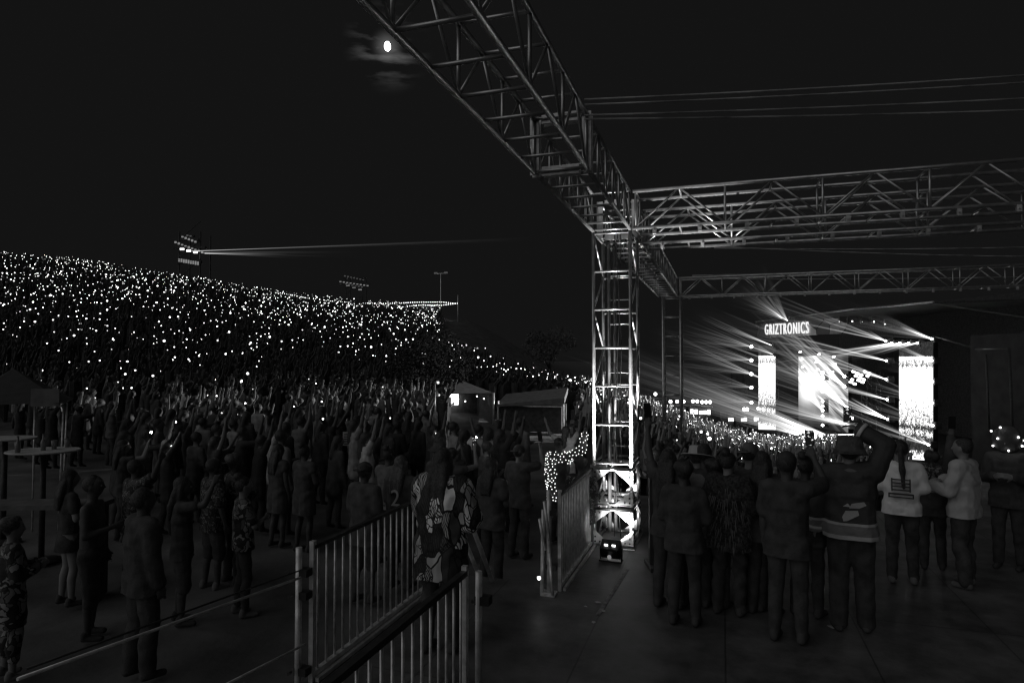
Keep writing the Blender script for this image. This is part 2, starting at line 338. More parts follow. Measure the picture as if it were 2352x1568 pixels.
# floor lamp aimed up into the tower (its back to the camera)
def floor_lamp():
    p = G(1404, 1286, 0); t = empty('floor_lamp', (p.x, p.y, 0), 'small black floodlight on the deck aimed up into the truss tower', 'floodlight', None, R(-4))
    b = MB(); rot = Matrix.Rotation(R(35), 3, 'X'); b.box((0, 0, .15), (.25, .16, .17), rot); b.box((0, -.085, .12), (.2, .02, .1), rot); b.obj('housing', M['rubber'], t)
    b = MB(); b.box((-.14, 0, .09), (.012, .05, .18)); b.box((.14, 0, .09), (.012, .05, .18)); b.box((0, 0, .008), (.29, .16, .014)); b.obj('bracket', M['rubber'], t)
    for x in (-.05, .05):
        b = MB(); b.box((x, -.075, .215), (.045, .012, .03), rot); b.obj('indicator', M['sign'], t)
    b = MB(); b.ball((0.0, -.108, .075), .028, 10, 6); b.obj('plug', M['dimsign'], t)  # plug is given a faint glow of its own
    b = MB(); b.box((0, .088, .17), (.2, .006, .12), rot); b.obj('lens', M['lens'], t)
    for en, sz, dr, lz in ((2600, 44, V((0.02, .28, 1)), .27), (190, 60, V((-.10, 1, .42)), .17)):
        ld = bpy.data.lights.new('lamp_beam', 'SPOT'); ld.energy = en; ld.spot_size = R(sz); ld.spot_blend = 0.7; ld.shadow_soft_size = 0.05
        o = bpy.data.objects.new('lamp_beam', ld); COL.objects.link(o); o.parent = t; o.location = (0, 0.17, lz); o.rotation_euler = (-dr).normalized().to_track_quat('Z', 'Y').to_euler()
    return t
floor_lamp()
# overhead cables
def cable(label, a, b_, sag, r, n=6, name='cable'):
    a, b_ = V(a), V(b_); pts = [a.lerp(b_, i / n) - V((0, 0, sag * 4 * (i / n) * (1 - i / n))) for i in range(n + 1)]
    b = MB(); b.path(pts, r, 8); return tag(b.obj(name, M['cable'], None, True), label, 'cable', 'cables strung from the roof truss')
for k, (ya, yb, dd, wd) in enumerate(((226, 168, 5.6, 'topmost'), (238, 185, 5.7, 'second highest'), (262, 222, 5.75, 'third highest'), (271, 250, 5.8, 'lowest'))):
    cable(wd + ' of the four taut cables crossing the empty sky', D(1342, ya + 2, dd), D(2420, yb, dd), 0.015, 0.0085)
for k, (p, q, dd, wd) in enumerate((((1640, 569), (2400, 566), 11.5, 'cable slung level under the second cross truss'), ((1660, 566), (2400, 589), 11.2, 'cable drooping from under the second cross truss'),
                                    ((1590, 632), (2400, 604), 17.5, 'upper thin cable above the far cross truss'), ((1590, 640), (2400, 634), 17.7, 'lower thin cable above the far cross truss'))):
    cable(wd, D(*p, dd), D(*q, dd), 0.03, 0.009)
# ---------------------------------------------------------------- barricades, rails
def barrier(label, x, y0, y1, n, top=1.1, bot=0.06, rail=.03):
    t = empty('barricade', (x, y0, 0), label, 'barricade', 'steel barricades along the deck edge'); Ly = y1 - y0
    b = MB(); b.box((0, Ly / 2, top - .02), (.045, Ly, rail)); b.obj('top_rail', M['blacksteel'], t)
    b = MB(); b.box((0, Ly / 2, bot), (.045, Ly, .035)); b.obj('bottom_rail', M['steel'], t)
    for y in (0.0, Ly):
        b = MB(); b.box((0, y, top / 2 + .015), (.04, .04, top + 0.03)); b.obj('end_post', M['steel'], t)
    seg = [(V((0, Ly * (i + .6) / (n + .2), bot + .02)), V((0, Ly * (i + .6) / (n + .2), top - .04))) for i in range(n)]
    bars(t, 'bar', seg, 0.0105, M['steel'], 6)
    b = MB(); b.box((.05, Ly / 2, -.0 + .02), (.03, Ly, .035)); b.obj('kick_strip', M['steel'], t)
    return t
barrier('tall barred barricade the patterned shirt woman leans on', -3.19, 4.50, 6.85, 19)
barrier('cut-off barred barricade closest to the camera', -1.77, 1.2, 4.30, 25, rail=.04)
barrier('barred barricade running up to the foot of the truss tower', -1.77, 7.12, 9.0, 21)
def pipe_post(label, p, z0, z1, clamps, group='clamped pipe posts'):
    t = empty('pipe_post', (p[0], p[1], z0), label, 'post', group)
    b = MB(); b.tube((0, 0, 0), (0, 0, z1 - z0), .026, .026, 12); b.obj('pipe', M['steel'], t, True)
    for z in clamps:
        b = MB(); b.box((.03, .02, z - z0), (.11, .08, .06)); b.tube((-.03, -.05, z - z0 + .01), (.0, -.12, z - z0 + .03), .012); b.obj('clamp', M['blacksteel'], t)
    b = MB(); b.box((0, 0, 0.01), (.16, .16, .02)); b.obj('foot_plate', M['steel'], t)
    return t
gl = -0.42
pipe_post('pipe post with clamps at the outer end of the tall barricade', (-3.25, 4.40), gl, 1.1, (.9, .72, .12))
pipe_post('pipe post at the inner end of the cut-off barricade', (-1.71, 4.42), 0, 1.06, (.85, .2))
pipe_post('pipe post in the gap by the tower barricade', (-1.86, 6.98), 0, 1.15, (.9, .3))
def handrail(label, a, b_, r, m='blacksteel'):
    t = MB(); t.tube(a, b_, r, r, 10); return tag(t.obj('handrail', M[m], None, True), label, 'handrail', 'pipe handrails of the steps')
handrail('upper pipe handrail sloping past the deck edge', D(690, 1325, 5.0), D(40, 1558, 3.0), .009, 'steel')
handrail('lower pipe handrail sloping below the other one', D(700, 1478, 4.95), D(480, 1590, 4.0), .009, 'steel')
handrail('thin rod shaped for the lit top edge of the upper pipe handrail', D(690, 1308, 5.1), D(60, 1535, 3.1), .006)  # this rod and the upper handrail are shaped for lit pipe edges
handrail('slanted flat rail behind the patterned shirt woman', D(1060, 1142, 7.0), D(1131, 1332, 7.35), .027, 'steel')
handrail('short slanted rail below the patterned shirt woman', D(1068, 1240, 6.9), D(1104, 1330, 7.1), .024, 'steel')
def brace_stand():
    p = G(1243, 1362, -.0); t = empty('braced_post', (p.x, p.y, gl), 'leaning braced post with a small bright lamp low on it', 'post')
    b = MB(); b.tube((0, 0, 0), (0.02, 0.02, 1.35), .022, .022, 10); b.obj('pipe', M['steel'], t, True)
    q = t.location
    for a, c in (((1262, 1268), (1270, 1366)), ((1239, 1190), (1252, 1262)), ((1250, 1150), (1262, 1240))):
        P0, P1 = D(*a, 7.0) - q, D(*c, 7.0) - q; b = MB(); b.tube(P0, P1, .018, .018, 8); b.obj('strut', M['steel'], t, True)
    b = MB(); b.box(D(1225, 1362, 7.2) - q, (.55, .12, .03)); b.obj('foot', M['steel'], t)
    b = MB(); b.ball(D(1238, 1326, 6.9) - q, .02, 10, 6); b.obj('lamp', M['glow'], t)
brace_stand()
# ---------------------------------------------------------------- people
vl = bpy.context.view_layer
def remesh(b, vox, smooth=2, cut=None, wob=0.0):
    me = b.mesh('tmp', []); o = bpy.data.objects.new('tmp', me); COL.objects.link(o)
    m = o.modifiers.new('r', 'REMESH'); m.mode = 'VOXEL'; m.voxel_size = vox; m.use_smooth_shade = True
    s = o.modifiers.new('s', 'SMOOTH'); s.iterations = smooth; s.factor = 0.5
    dg = bpy.context.evaluated_depsgraph_get(); out = bpy.data.meshes.new_from_object(o.evaluated_get(dg), depsgraph=dg)
    bpy.data.objects.remove(o); bpy.data.meshes.remove(me); out.materials.clear()
    if cut:
        bm = bmesh.new(); bm.from_mesh(out)
        for co, no in cut: bmesh.ops.bisect_plane(bm, geom=bm.verts[:] + bm.edges[:] + bm.faces[:], plane_co=co, plane_no=no, clear_inner=True)
        bm.to_mesh(out); bm.free()
    n = len(out.vertices)
    if wob and n:
        co = np.empty(n * 3); out.vertices.foreach_get('co', co); co = co.reshape(-1, 3); nn = np.empty(n * 3); out.vertices.foreach_get('normal', nn); nn = nn.reshape(-1, 3)
        f = np.sin(co[:, 2] * 38 + 3 * np.sin(co[:, 0] * 14 + 1) + co[:, 1] * 9) * 0.6 + np.sin(co[:, 0] * 31 + co[:, 2] * 17 + 2 * np.sin(co[:, 2] * 11)) * 0.5
        out.vertices.foreach_set('co', (co + nn * (f * wob)[:, None]).ravel()); out.update()
    out.polygons.foreach_set('use_smooth', [True] * len(out.polygons))
    return out
def caps(b, lst, ys=None, seg=10):
    for p0, r0, p1, r1 in lst:
        p0, p1 = V(p0), V(p1); b.ball(p0, r0, seg, 7)
        if (p1 - p0).length > 1e-4: b.ball(p1, r1, seg, 7); b.tube(p0, p1, r0, r1, seg)
ARM = {'down': ((.14, .02, -1), (.05, .22, -1)), 'up': ((.42, .22, .9), (-.05, .2, 1)), 'wide': ((.9, .15, .45), (.45, .1, .9)), 'phone': ((.30, .75, .1), (-.42, .35, .85)),
       'bent': ((.24, .1, -1), (-.55, .8, .25)), 'lean': ((.25, .55, -.8), (-.25, .9, -.1)), 'high': ((.15, .3, 1), (-.12, .15, 1)), 'fwd': ((.2, .95, -.1), (-.1, 1, .2)), 'chest': ((.3, .35, -.9), (-.75, .6, .2)), 'overhead': ((.35, .3, .75), (-.66, .25, .38))}
def skeleton(k, arms, lean=0.0, stride=0.0, sh=0.175, twist=0.0):
    """joint positions in local space: +Y is the front, feet on z = 0"""
    hip = V((0, 0, .93)); RL = Matrix.Rotation(-lean, 3, 'X')
    U = lambda x, y, z: (hip + RL @ (V((x, y, z)) - hip)) * k
    J = dict(U=U, k=k)
    for s, nm in ((1, 'R'), (-1, 'L')):
        au, af = ARM[arms[nm]] if isinstance(arms[nm], str) else arms[nm]
        a = V((au[0] * s, au[1], au[2])).normalized(); f = V((af[0] * s, af[1], af[2])).normalized()
        up = max(0.0, a.z) * 0.045
        shd = U(sh * s, -.005, 1.42 + up); el = shd + a * (.285 * k); wr = el + f * (.255 * k)
        J['sh' + nm], J['el' + nm], J['wr' + nm], J['fd' + nm] = shd, el, wr, f
        st = stride * s
        J['hip' + nm] = V((.092 * s, 0, .90)) * k; J['kn' + nm] = V((.105 * s, .025 + st * .5, .49)) * k; J['an' + nm] = V((.115 * s, -.015 + st, .085)) * k
    return J
def torso_caps(J, o=0.0, hem=None, w=1.0):
    U = J['U']; k = J['k']; r = lambda x: (x + o) * k
    L_ = [(U(-.06 * w, 0, .95), r(.105), U(.06 * w, 0, .95), r(.105)), (U(-.045 * w, 0, 1.1), r(.098), U(.045 * w, 0, 1.1), r(.098)), (U(-.07 * w, 0, 1.27), r(.105), U(.07 * w, 0, 1.27), r(.105)),
          (U(-.06, 0, .95), r(.10), U(-.07, 0, 1.3), r(.095)), (U(.06, 0, .95), r(.10), U(.07, 0, 1.3), r(.095)), (U(0, 0, .95), r(.10), U(0, 0, 1.36), r(.09)),
          (J['shL'] + V((.03, 0, 0)) * k, r(.058), J['shR'] - V((.03, 0, 0)) * k, r(.058)), (U(-.05, -.01, 1.4), r(.075), U(.05, -.01, 1.4), r(.075)), (U(-.09, 0, 1.34), r(.085), U(.09, 0, 1.34), r(.085))]
    if hem is not None and hem < .95:
        L_ += [(U(-.075, 0, .95), r(.108), V((-.08, 0, hem - .1)) * k, r(.115)), (U(.075, 0, .95), r(.108), V((.08, 0, hem - .1)) * k, r(.115)), (V((-.06, 0, hem - .06)) * k, r(.12), V((.06, 0, hem - .06)) * k, r(.12))]
    return L_
def leg_caps(J, o=0.0, to=1.0):
    k = J['k']; out = []
    for nm in 'RL':
        h, n, a = J['hip' + nm], J['kn' + nm], J['an' + nm]
        out.append((h, (.082 + o) * k, n, (.055 + o) * k))
        if to > .5:
            e = n.lerp(a, (to - .5) * 2); mid = n.lerp(a, .33) + V((0, -.018, 0)) * k
            if to >= .66: out += [(n, (.055 + o) * k, mid, (.054 + o) * k), (mid, (.054 + o) * k, e, (.036 + o * 1.3) * k)]
            else: out.append((n, (.055 + o) * k, e, (.05 + o) * k))
    return out
def arm_caps(J, o=0.0, to=1.0):
    k = J['k']; out = []
    for nm in 'RL':
        s, e, w_ = J['sh' + nm], J['el' + nm], J['wr' + nm]
        if to <= .5: out.append((s, (.056 + o) * k, s.lerp(e, to * 2), (.044 + o * 1.4) * k))
        else:
            out.append((s, (.054 + o) * k, e, (.041 + o) * k)); q = e.lerp(w_, (to - .5) * 2); out.append((e, (.041 + o) * k, e.lerp(q, .3), (.042 + o) * k)); out.append((e.lerp(q, .3), (.042 + o) * k, q, (.028 + o * 1.2) * k))
    return out
def head_parts(b, J, k):
    U = J['U']; c = U(0, .012, 1.645)
    caps(b, [(U(0, -.012, 1.40), .056 * k, U(0, .0, 1.56), .053 * k), (U(0, .04, 1.575), .047 * k, U(0, .062, 1.582), .034 * k), (U(0, .095, 1.655), .010 * k, U(0, .118, 1.625), .014 * k), (U(-.018, .092, 1.592), .008 * k, U(.018, .092, 1.592), .008 * k), (U(-.03, .085, 1.672), .012 * k, U(.03, .085, 1.672), .012 * k)])
    b.ball(c, 1.0, 16, 12, (.076 * k, .096 * k, .112 * k))
    for s in (-1, 1): b.ball(U(.077 * s, -.002, 1.635), 1.0, 8, 6, (.012 * k, .022 * k, .034 * k))
    return c
def hand(b, J, nm, grip, k):
    """palm, four jointed fingers of unequal length and a thumb from the side of the palm"""
    w_ = J['wr' + nm]; a = J['fd' + nm]; s = 1 if nm == 'R' else -1
    side = a.cross(V((0, 0, 1)) if abs(a.z) < .8 else V((0, 1, 0))).normalized()
    if abs(a.z) >= .8: side = V((1, 0, 0)) - a * a.x; side.normalize()
    pn = side.cross(a).normalized()
    if pn.y < 0 and grip != 'down': pn = -pn
    if grip == 'down': pn = V((-s, .2, 0)); pn = (pn - a * pn.dot(a)).normalized(); side = a.cross(pn).normalized()
    th = side * (-s if side.x > 0 else s) if grip != 'down' else (side if side.y > 0 else -side)
    curl = {'open': .12, 'hold': .75, 'down': .45, 'fist': 1.3}[grip]
    kb = w_ + a * (.085 * k)
    caps(b, [(w_, .024 * k, w_ + a * (.03 * k), .025 * k)])
    for i, ln in enumerate((.92, 1.0, .95, .75)):
        base = kb - th * ((i - 1.5) * -.021 * k) * -1; caps(b, [(w_ + a * (.02 * k) + (base - kb) * .6, .016 * k, base, .0125 * k)], seg=8)
        d = (a + (base - kb).normalized() * .10).normalized(); p = base; c = curl * .45 + i * .05
        for q, sl in enumerate((.042, .027, .021)):
            d = (d * math.cos(c) + pn * math.sin(c)).normalized(); e = p + d * (sl * ln * k); caps(b, [(p, (.0098 - .001 * q) * k, e, (.009 - .001 * q) * k)], seg=8); p = e; c = curl
    p = w_ + a * (.028 * k) + th * (.022 * k); d = (a * .75 + th * .75 + pn * .3).normalized()
    e = p + d * (.042 * k); caps(b, [(p, .013 * k, e, .0115 * k)], seg=8); d = (d + a * .5 + pn * curl * .6).normalized(); caps(b, [(e, .0115 * k, e + d * (.03 * k), .0095 * k)], seg=8)
def person(label, loc, face, H=1.72, R_='down', L_='down', shirt=('dark', .3, .80, .022), legs=('black', 1.0, .016), skin='skin', shoes='black', hair=('short', 'hair'), hat=None, lean=0.0, stride=0.03,
           vox=.013, grip=('down', 'down'), group='people standing near the deck', skirt=None, eyes=True, wide=1.0, wob=.004, extra=None):
    k = H / 1.76; J = skeleton(k, {'R': R_, 'L': L_}, lean, stride, .175 * wide); U = J['U']
    t = empty('person', loc, label, 'person', group, face)
    b = MB(); caps(b, torso_caps(J, 0, w=wide) + leg_caps(J) + arm_caps(J)); hc = head_parts(b, J, k)
    for nm, g in zip('RL', grip): hand(b, J, nm, g, k)
    for nm in 'RL': a = J['an' + nm]; caps(b, [(a, .036 * k, a + V((0, -.03, -.045)) * k, .035 * k), (a + V((0, -.02, -.05)) * k, .034 * k, a + V((.01, .13, -.058)) * k, .027 * k)])
    me = remesh(b, vox, 2); me.materials.append(M[skin]); link('body', me, t)
    if shirt:
        m, slv, hem, lo = shirt[:4]; b = MB(); caps(b, torso_caps(J, lo, hem, wide) + arm_caps(J, lo * .85, slv)); me = remesh(b, max(vox, .012), 3, [((0, 0, hem * k), (0, 0, 1))], wob)
        me.materials.append(M[m]); J['shirt'] = link('shirt' if slv < .6 else 'jacket', me, t)
        if slv > .6 and len(shirt) > 4:
            for nm in 'RL':
                b = MB(); q = J['wr' + nm]; e = J['el' + nm]; b.tube(e.lerp(q, .84), e.lerp(q, .97), (.031 + lo * 1.25) * k, (.03 + lo * 1.2) * k, 14); b.obj('cuff', M[shirt[4]], t, True)
    if legs:
        m, to, lo = legs; b = MB(); caps(b, leg_caps(J, lo, to) + [(V((-.06, 0, .93)) * k, (.107 + lo * .5) * k, V((.06, 0, .93)) * k, (.107 + lo * .5) * k)]); me = remesh(b, max(vox, .014), 3, None, wob); me.materials.append(M[m]); link('trousers' if to > .8 else 'shorts', me, t)
    if skirt:
        m, z0 = skirt; b = MB(); prof = [(.13 * k, 1.0 * k), (.165 * k, .9 * k), (.20 * k, z0 * k), (.19 * k, z0 * k)]; b.lathe((0, 0, 0), prof, 20); o = b.obj('skirt', M[m], t, True); o.scale = (1, .8, 1)
    if shoes:
        for nm in 'RL':
            a = J['an' + nm]; b = MB(); caps(b, [(a + V((0, -.035, -.04)) * k, .043 * k, a + V((0, -.02, .0)) * k, .047 * k), (a + V((0, -.03, -.045)) * k, .04 * k, a + V((.012, .135, -.052)) * k, .034 * k)]); me = remesh(b, .012, 2, [((0, 0, .003), (0, 0, 1))]); me.materials.append(M[shoes]); link('shoe', me, t)
    st, hm = hair
    if st != 'none':
        b = MB(); b.ball(U(0, -.014, 1.668), 1.0, 16, 10, (.085 * k, .098 * k, .104 * k))
        if st in ('long', 'verylong'):
            e = 1.16 if st == 'verylong' else 1.28
            for x in (-.05, 0, .05): caps(b, [(U(x, -.06, 1.62), .045 * k, U(x * 1.3, -.115, 1.44), .045 * k), (U(x * 1.3, -.115, 1.44), .045 * k, U(x * 1.2, -.135, e), .028 * k)])
            for x in (-.075, .075): caps(b, [(U(x, -.01, 1.66), .03 * k, U(x * 1.15, -.03, 1.46), .03 * k)])
        if st == 'pony':
            caps(b, [(U(0, -.10, 1.66), .03 * k, U(.0, -.125, 1.6), .035 * k), (U(0, -.125, 1.6), .035 * k, U(.015, -.145, 1.42), .038 * k), (U(.015, -.145, 1.42), .038 * k, U(.03, -.15, 1.2), .018 * k)])
        if st == 'bun': b.ball(U(0, -.07, 1.77), .055 * k)
        if st == 'puff':
            for q in range(9): b.ball(U(.05 * math.cos(q * 2.1), -.03 + .05 * math.sin(q * 1.7), 1.70 + .02 * math.sin(q)), .07 * k)
        me = remesh(b, .012, 1, None, .004); me.materials.append(M[hm]); link('hair', me, t)
    if hat:
        kind, m = hat; c = U(0, -.004, 1.645); rot = Matrix.Rotation(-lean, 3, 'X'); b = MB()
        if kind == 'bucket':
            b.lathe(c, [(.155 * k, -.02 * k), (.15 * k, -.03 * k), (.118 * k, .045 * k), (.105 * k, .125 * k), (.075 * k, .142 * k)], 24, 0, rot @ Matrix.Rotation(R(-6), 3, 'X'))
        elif kind in ('cap', 'backcap'):
            s = 1 if kind == 'cap' else -1; b.ball(c + rot @ V((0, 0, .035 * k)), 1, 18, 10, (.092 * k, .106 * k, .098 * k)); b.lathe(c + rot @ V((0, s * .105 * k, .035 * k)), [(.07 * k, 0), (.072 * k, .008 * k)], 16)
        elif kind == 'straw': b.lathe(c + V((0, 0, .03 * k)), [(.19 * k, .01), (.185 * k, 0), (.105 * k, .02), (.095 * k, .11 * k), (.05 * k, .12 * k)], 24, 0, rot)
        elif kind == 'hood': b.ball(U(0, -.02, 1.65), 1, 18, 12, (.108 * k, .118 * k, .135 * k)); caps(b, [(U(-.06, -.03, 1.5), .07 * k, U(.06, -.03, 1.5), .07 * k)])
        if kind == 'hood': me = remesh(b, .014, 2, [(U(0, .075, 1.65), (0, -1, 0.15))]); me.materials.append(M[m]); link('hood', me, t)
        else: b.obj('hat', M[m], t, True)
    if eyes:
        for s in (-1, 1): b = MB(); b.ball(U(.031 * s, .088, 1.648), .0125 * k, 8, 6); b.obj('eye', M['eye'], t, True)
    J['root'] = t; J['mw'] = Matrix.Translation(V(loc)) @ Matrix.Rotation(face, 4, 'Z')
    return J
def world(J, p): return J['mw'] @ p
def phone(J, nm, label, lit=True, up=.09, light=False, tilt=0.25):
    k = J['k']; p = world(J, J['wr' + nm] + J['fd' + nm] * (.12 * k)); f = J['root'].rotation_euler.z
    t = empty('phone', p, label, 'phone', 'phones held by people near the deck', f)
    rot = Matrix.Rotation(tilt, 3, 'X')
    b = MB(); b.box((0, .01, up), (.078, .010, .158), rot); b.obj('body', M['rubber'], t)
    if lit: b = MB(); b.box(rot @ V((0, -.0065, 0)) + V((0, .01, up)), (.070, .002, .146), rot); b.obj('screen', M['phonescreen'], t)
    if light: b = MB(); b.ball(rot @ V((.02, .012, .05)) + V((0, .01, up)), .02, 8, 6); b.obj('flashlight', M['flash'], t)
    return t
def phone_screen_mat():
    m, n, l = nodes('phone screen picture'); n.remove(n['Principled BSDF']); t = n.new('ShaderNodeTexCoord'); x = n.new('ShaderNodeTexNoise'); x.inputs['Scale'].default_value = 34
    r = n.new('ShaderNodeMapRange'); r.inputs['From Min'].default_value = .56; r.inputs['From Max'].default_value = .66; r.inputs['To Min'].default_value = .008; r.inputs['To Max'].default_value = 1.0
    e = n.new('ShaderNodeEmission'); l.new(t.outputs['Object'], x.inputs['Vector']); l.new(x.outputs['Fac'], r.inputs['Value']); l.new(r.outputs['Result'], e.inputs['Strength']); l.new(e.outputs[0], n['Material Output'].inputs['Surface'])
    return m
M['phonescreen'] = phone_screen_mat()
M['comic'] = comic('comic print cloth'); M['floral'] = patterned('floral print cloth', .02, .30, 16, .06); M['flecked'] = patterned('flecked cloth', .015, .2, 26, .1)
M['jersey'] = mat('jersey cloth', .065, .7, 0, (5, .3), (40, .3))
def jersey_bands(m):
    n, l = m.node_tree.nodes, m.node_tree.links; t = n.new('ShaderNodeTexCoord'); x = n.new('ShaderNodeSeparateXYZ'); l.new(t.outputs['Object'], x.inputs[0]); r = n.new('ShaderNodeValToRGB'); r.color_ramp.interpolation = 'CONSTANT'
    for i, (p, c) in enumerate(((0, 1), (.935, .35), (1.03, 1), (1.05, 0))): e = r.color_ramp.elements[i] if i < 2 else r.color_ramp.elements.new(p); e.position = min(1, p / 2); e.color = (c, c, c, 1)
    h = n.new('ShaderNodeMath'); h.operation = 'MULTIPLY'; h.inputs[1].default_value = .5; l.new(x.outputs['Z'], h.inputs[0]); l.new(h.outputs[0], r.inputs['Fac']); b = n['Principled BSDF']; old = b.inputs['Base Color'].links[0].from_socket
    k = n.new('ShaderNodeMixRGB'); k.inputs[2].default_value = (.5, .5, .5, 1); l.new(r.outputs['Color'], k.inputs['Fac']); l.new(old, k.inputs[1]); l.new(k.outputs[0], b.inputs['Base Color'])
jersey_bands(M['jersey']); M['trim'] = mat('jersey trim', .6, .7); M['hatcloth'] = mat('hat cloth', .09, .95, 0, (14, .4), (60, .6)); M['fur'] = mat('shaggy fur', .05, .8, 0, (40, .8), (90, 1))
def at(px, py, z): p = G(px, py, z); return (p.x, p.y, 0.0)
# -- on the deck
def onfoot(px, py, z=0.0): p = G(px, py, z); return V((p.x, p.y, z))
def byhead(px, py, H, z=0.0): p = G(px, py, z + H); return V((p.x, p.y, z))
def bucket_man():
    J = person('man in a dark sports jersey and bucket hat filming over the crowd', onfoot(1958, 1446), R(-6), 1.84, R_='overhead', L_=((.30, .05, -1), (.10, .25, -1)), shirt=('jersey', .96, .86, .05, 'trim'), legs=('black', 1, .035), hat=('bucket', 'hatcloth'), hair=('short', 'hair'), grip=('hold', 'down'), vox=.010, wide=1.12, shoes='dim')
    k = J['k']; t = J['root']; sh = J['shirt']
    b = MB(); b.lathe((0, -.012, 1.47 * k), [(.10 * k, -.012), (.105 * k, .012), (.075 * k, .03)], 24); b.obj('collar', M['grey'], t, True)
    def patch(pts, m, y=-.172, nm='emblem'):
        b = MB(); vs = [(x * k, y + dy - abs(x) * -.25, z * k) for dy in (0, .012) for x, z in pts]; n = len(pts); b.add(vs, [tuple(range(n)), tuple(range(2 * n - 1, n - 1, -1))] + [(i, (i + 1) % n, n + (i + 1) % n, n + i) for i in range(n)]); b.obj(nm, M[m], sh)
    patch([(-.10, 1.02), (-.05, 1.12), (.05, 1.13), (.06, 1.09), (-.04, 1.03)], 'pale'); patch([(-.02, 1.15), (.0, 1.19), (.10, 1.21), (.12, 1.18), (.06, 1.15)], 'pale', nm='emblem'); patch([(-.07, 1.16), (-.03, 1.19), (-.01, 1.16)], 'pale')
    b = MB(); q = J['elL'].lerp(J['wrL'], .6); b.ball(q + V((-.035, -.03, 0)) * k, 1, 10, 8, (.03, .04, .05)); b.obj('sleeve_patch', M['pale'], sh)
    phone(J, 'R', 'phone held high above the bucket hat with the show on its screen', True)
bucket_man()
def white_woman():
    J = person('woman with a dark ponytail in a white shirt with a barred print', onfoot(2074, 1338), R(-14), 1.66, R_='bent', L_='bent', shirt=('white', .42, .86, .034), legs=('black', 1, .02), hair=('pony', 'hair'), shoes='grey', vox=.010, wob=.006)
    k = J['k']
    b = MB()
    for i in range(4): b.box((.0, -.158, (1.30 - .042 * i) * k), (.19, .012, .013))
    for x in (-.09, .09): b.box((x, -.157, 1.235 * k), (.014, .013, .15))
    b.box((.0, -.158, 1.125 * k), (.25, .012, .018)); b.box((0, -.158, 1.085 * k), (.25, .012, .012)); b.box((-.12, -.157, 1.105 * k), (.014, .013, .05)); b.box((.12, -.157, 1.105 * k), (.014, .013, .05))
    b.obj('back_print', M['dark'], J['shirt'])
white_woman()
J = person('man in a pale wrinkled jacket holding his hands at his chest', onfoot(2218, 1346), R(52), 1.70, R_='chest', L_=((.2, .2, -.95), (-.35, .9, .1)), shirt=('pale', .97, .84, .045, 'pale'), legs=('dark', 1, .03), hair=('short', 'hair'), hat=None, shoes='grey', vox=.010, wob=.008, grip=('hold', 'hold'))
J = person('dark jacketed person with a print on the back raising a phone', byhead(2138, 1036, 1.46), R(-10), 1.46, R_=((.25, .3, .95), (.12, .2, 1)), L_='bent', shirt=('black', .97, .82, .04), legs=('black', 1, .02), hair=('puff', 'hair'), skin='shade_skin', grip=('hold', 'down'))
b = MB(); b.ball((0.0, -.15, 1.22), 1, 12, 8, (.12, .025, .13)); b.obj('back_print', M['flecked'], J['shirt'])
phone(J, 'R', 'rim lit phone held up beside the dark stage wing', False)
J = person('person in a round headpiece studded with small lamps', byhead(2312, 962, 1.86), R(150), 1.70, R_='bent', L_='bent', shirt=('dark', .97, .8, .03), legs=('black', 1, .02), hair=('short', 'hair'), skin='skin')
t = J['root']; b = MB(); k = J['k']; b.ball(V((0, -.01, 1.66)) * k, 1, 16, 10, (.16, .13, .18)); b.obj('headpiece', M['dim'], t, True)
for a, z in ((.2, .1), (1.3, .16), (2.5, .05), (2.9, -.06), (.6, -.08), (1.8, -.12), (3.6, .0), (4.4, .1), (5.3, -.05), (1.1, .02)):
    b = MB(); b.ball(V((math.cos(a) * .16, math.sin(a) * .14 - .01, 1.66 * k + z)), .012, 8, 5); b.obj('small_lamp', M['bulb'], t)
J = person('woman in a shaggy fur coat standing at the drink rail', byhead(1672, 1036, 1.66), R(-20), 1.66, R_='bent', L_='bent', shirt=('fur', .97, .72, .05), legs=('black', 1, .02), hair=('bun', 'hair'), wob=.012)
def strands(J, m, n, zlo, zhi):
    k = J['k']; b = MB()
    for i in range(n):
        a = random.uniform(2.3, 7.1); z = random.uniform(zlo, zhi) * k; rr = (.19 if z < 1.3 * k else .16) * k; p = V((math.cos(a) * rr * 1.12, math.sin(a) * rr * .86, z)); b.tube(p, p + V((math.cos(a) * .03, math.sin(a) * .03, -.075)), .006, .001, 4)
    b.obj('fur_strands', M[m], J['shirt'])
strands(J, 'grey', 420, .76, 1.42)
J = person('person in a pale backwards cap and glasses at the drink rail', byhead(1722, 1018, 1.72), R(-35), 1.72, R_='chest', L_='bent', shirt=('dark', .4, .8, .03), hat=('backcap', 'grey'))
phone(J, 'R', 'dark phone held at the chest under a backwards cap', False, .02)
person('person in a light straw hat bending over the drink rail', byhead(1594, 1042, 1.60), R(-10), 1.66, R_='lean', L_='lean', shirt=('grey', .4, .8, .03), hat=('straw', 'pale'), lean=.25)
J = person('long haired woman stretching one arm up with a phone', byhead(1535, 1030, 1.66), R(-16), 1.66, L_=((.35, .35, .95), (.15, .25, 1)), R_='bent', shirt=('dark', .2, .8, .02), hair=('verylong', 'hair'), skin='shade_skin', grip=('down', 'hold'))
phone(J, 'L', 'dark phone held up beside the uplit tower', False)
J = person('person in a dark cap with a glowing phone against the crowd', byhead(1806, 1038, 1.74), R(-18), 1.74, R_='phone', L_='down', shirt=('black', .4, .8, .03), hat=('cap', 'black'), skin='shade_skin', grip=('hold', 'down'))
phone(J, 'R', 'phone glowing above the dark cap', True)
person('short puffy haired person low behind the drink rail', byhead(1640, 1060, 1.52), R(-25), 1.55, R_='bent', L_='bent', shirt=('dim', .4, .8, .03), hair=('puff', 'hair'), skin='shade_skin')
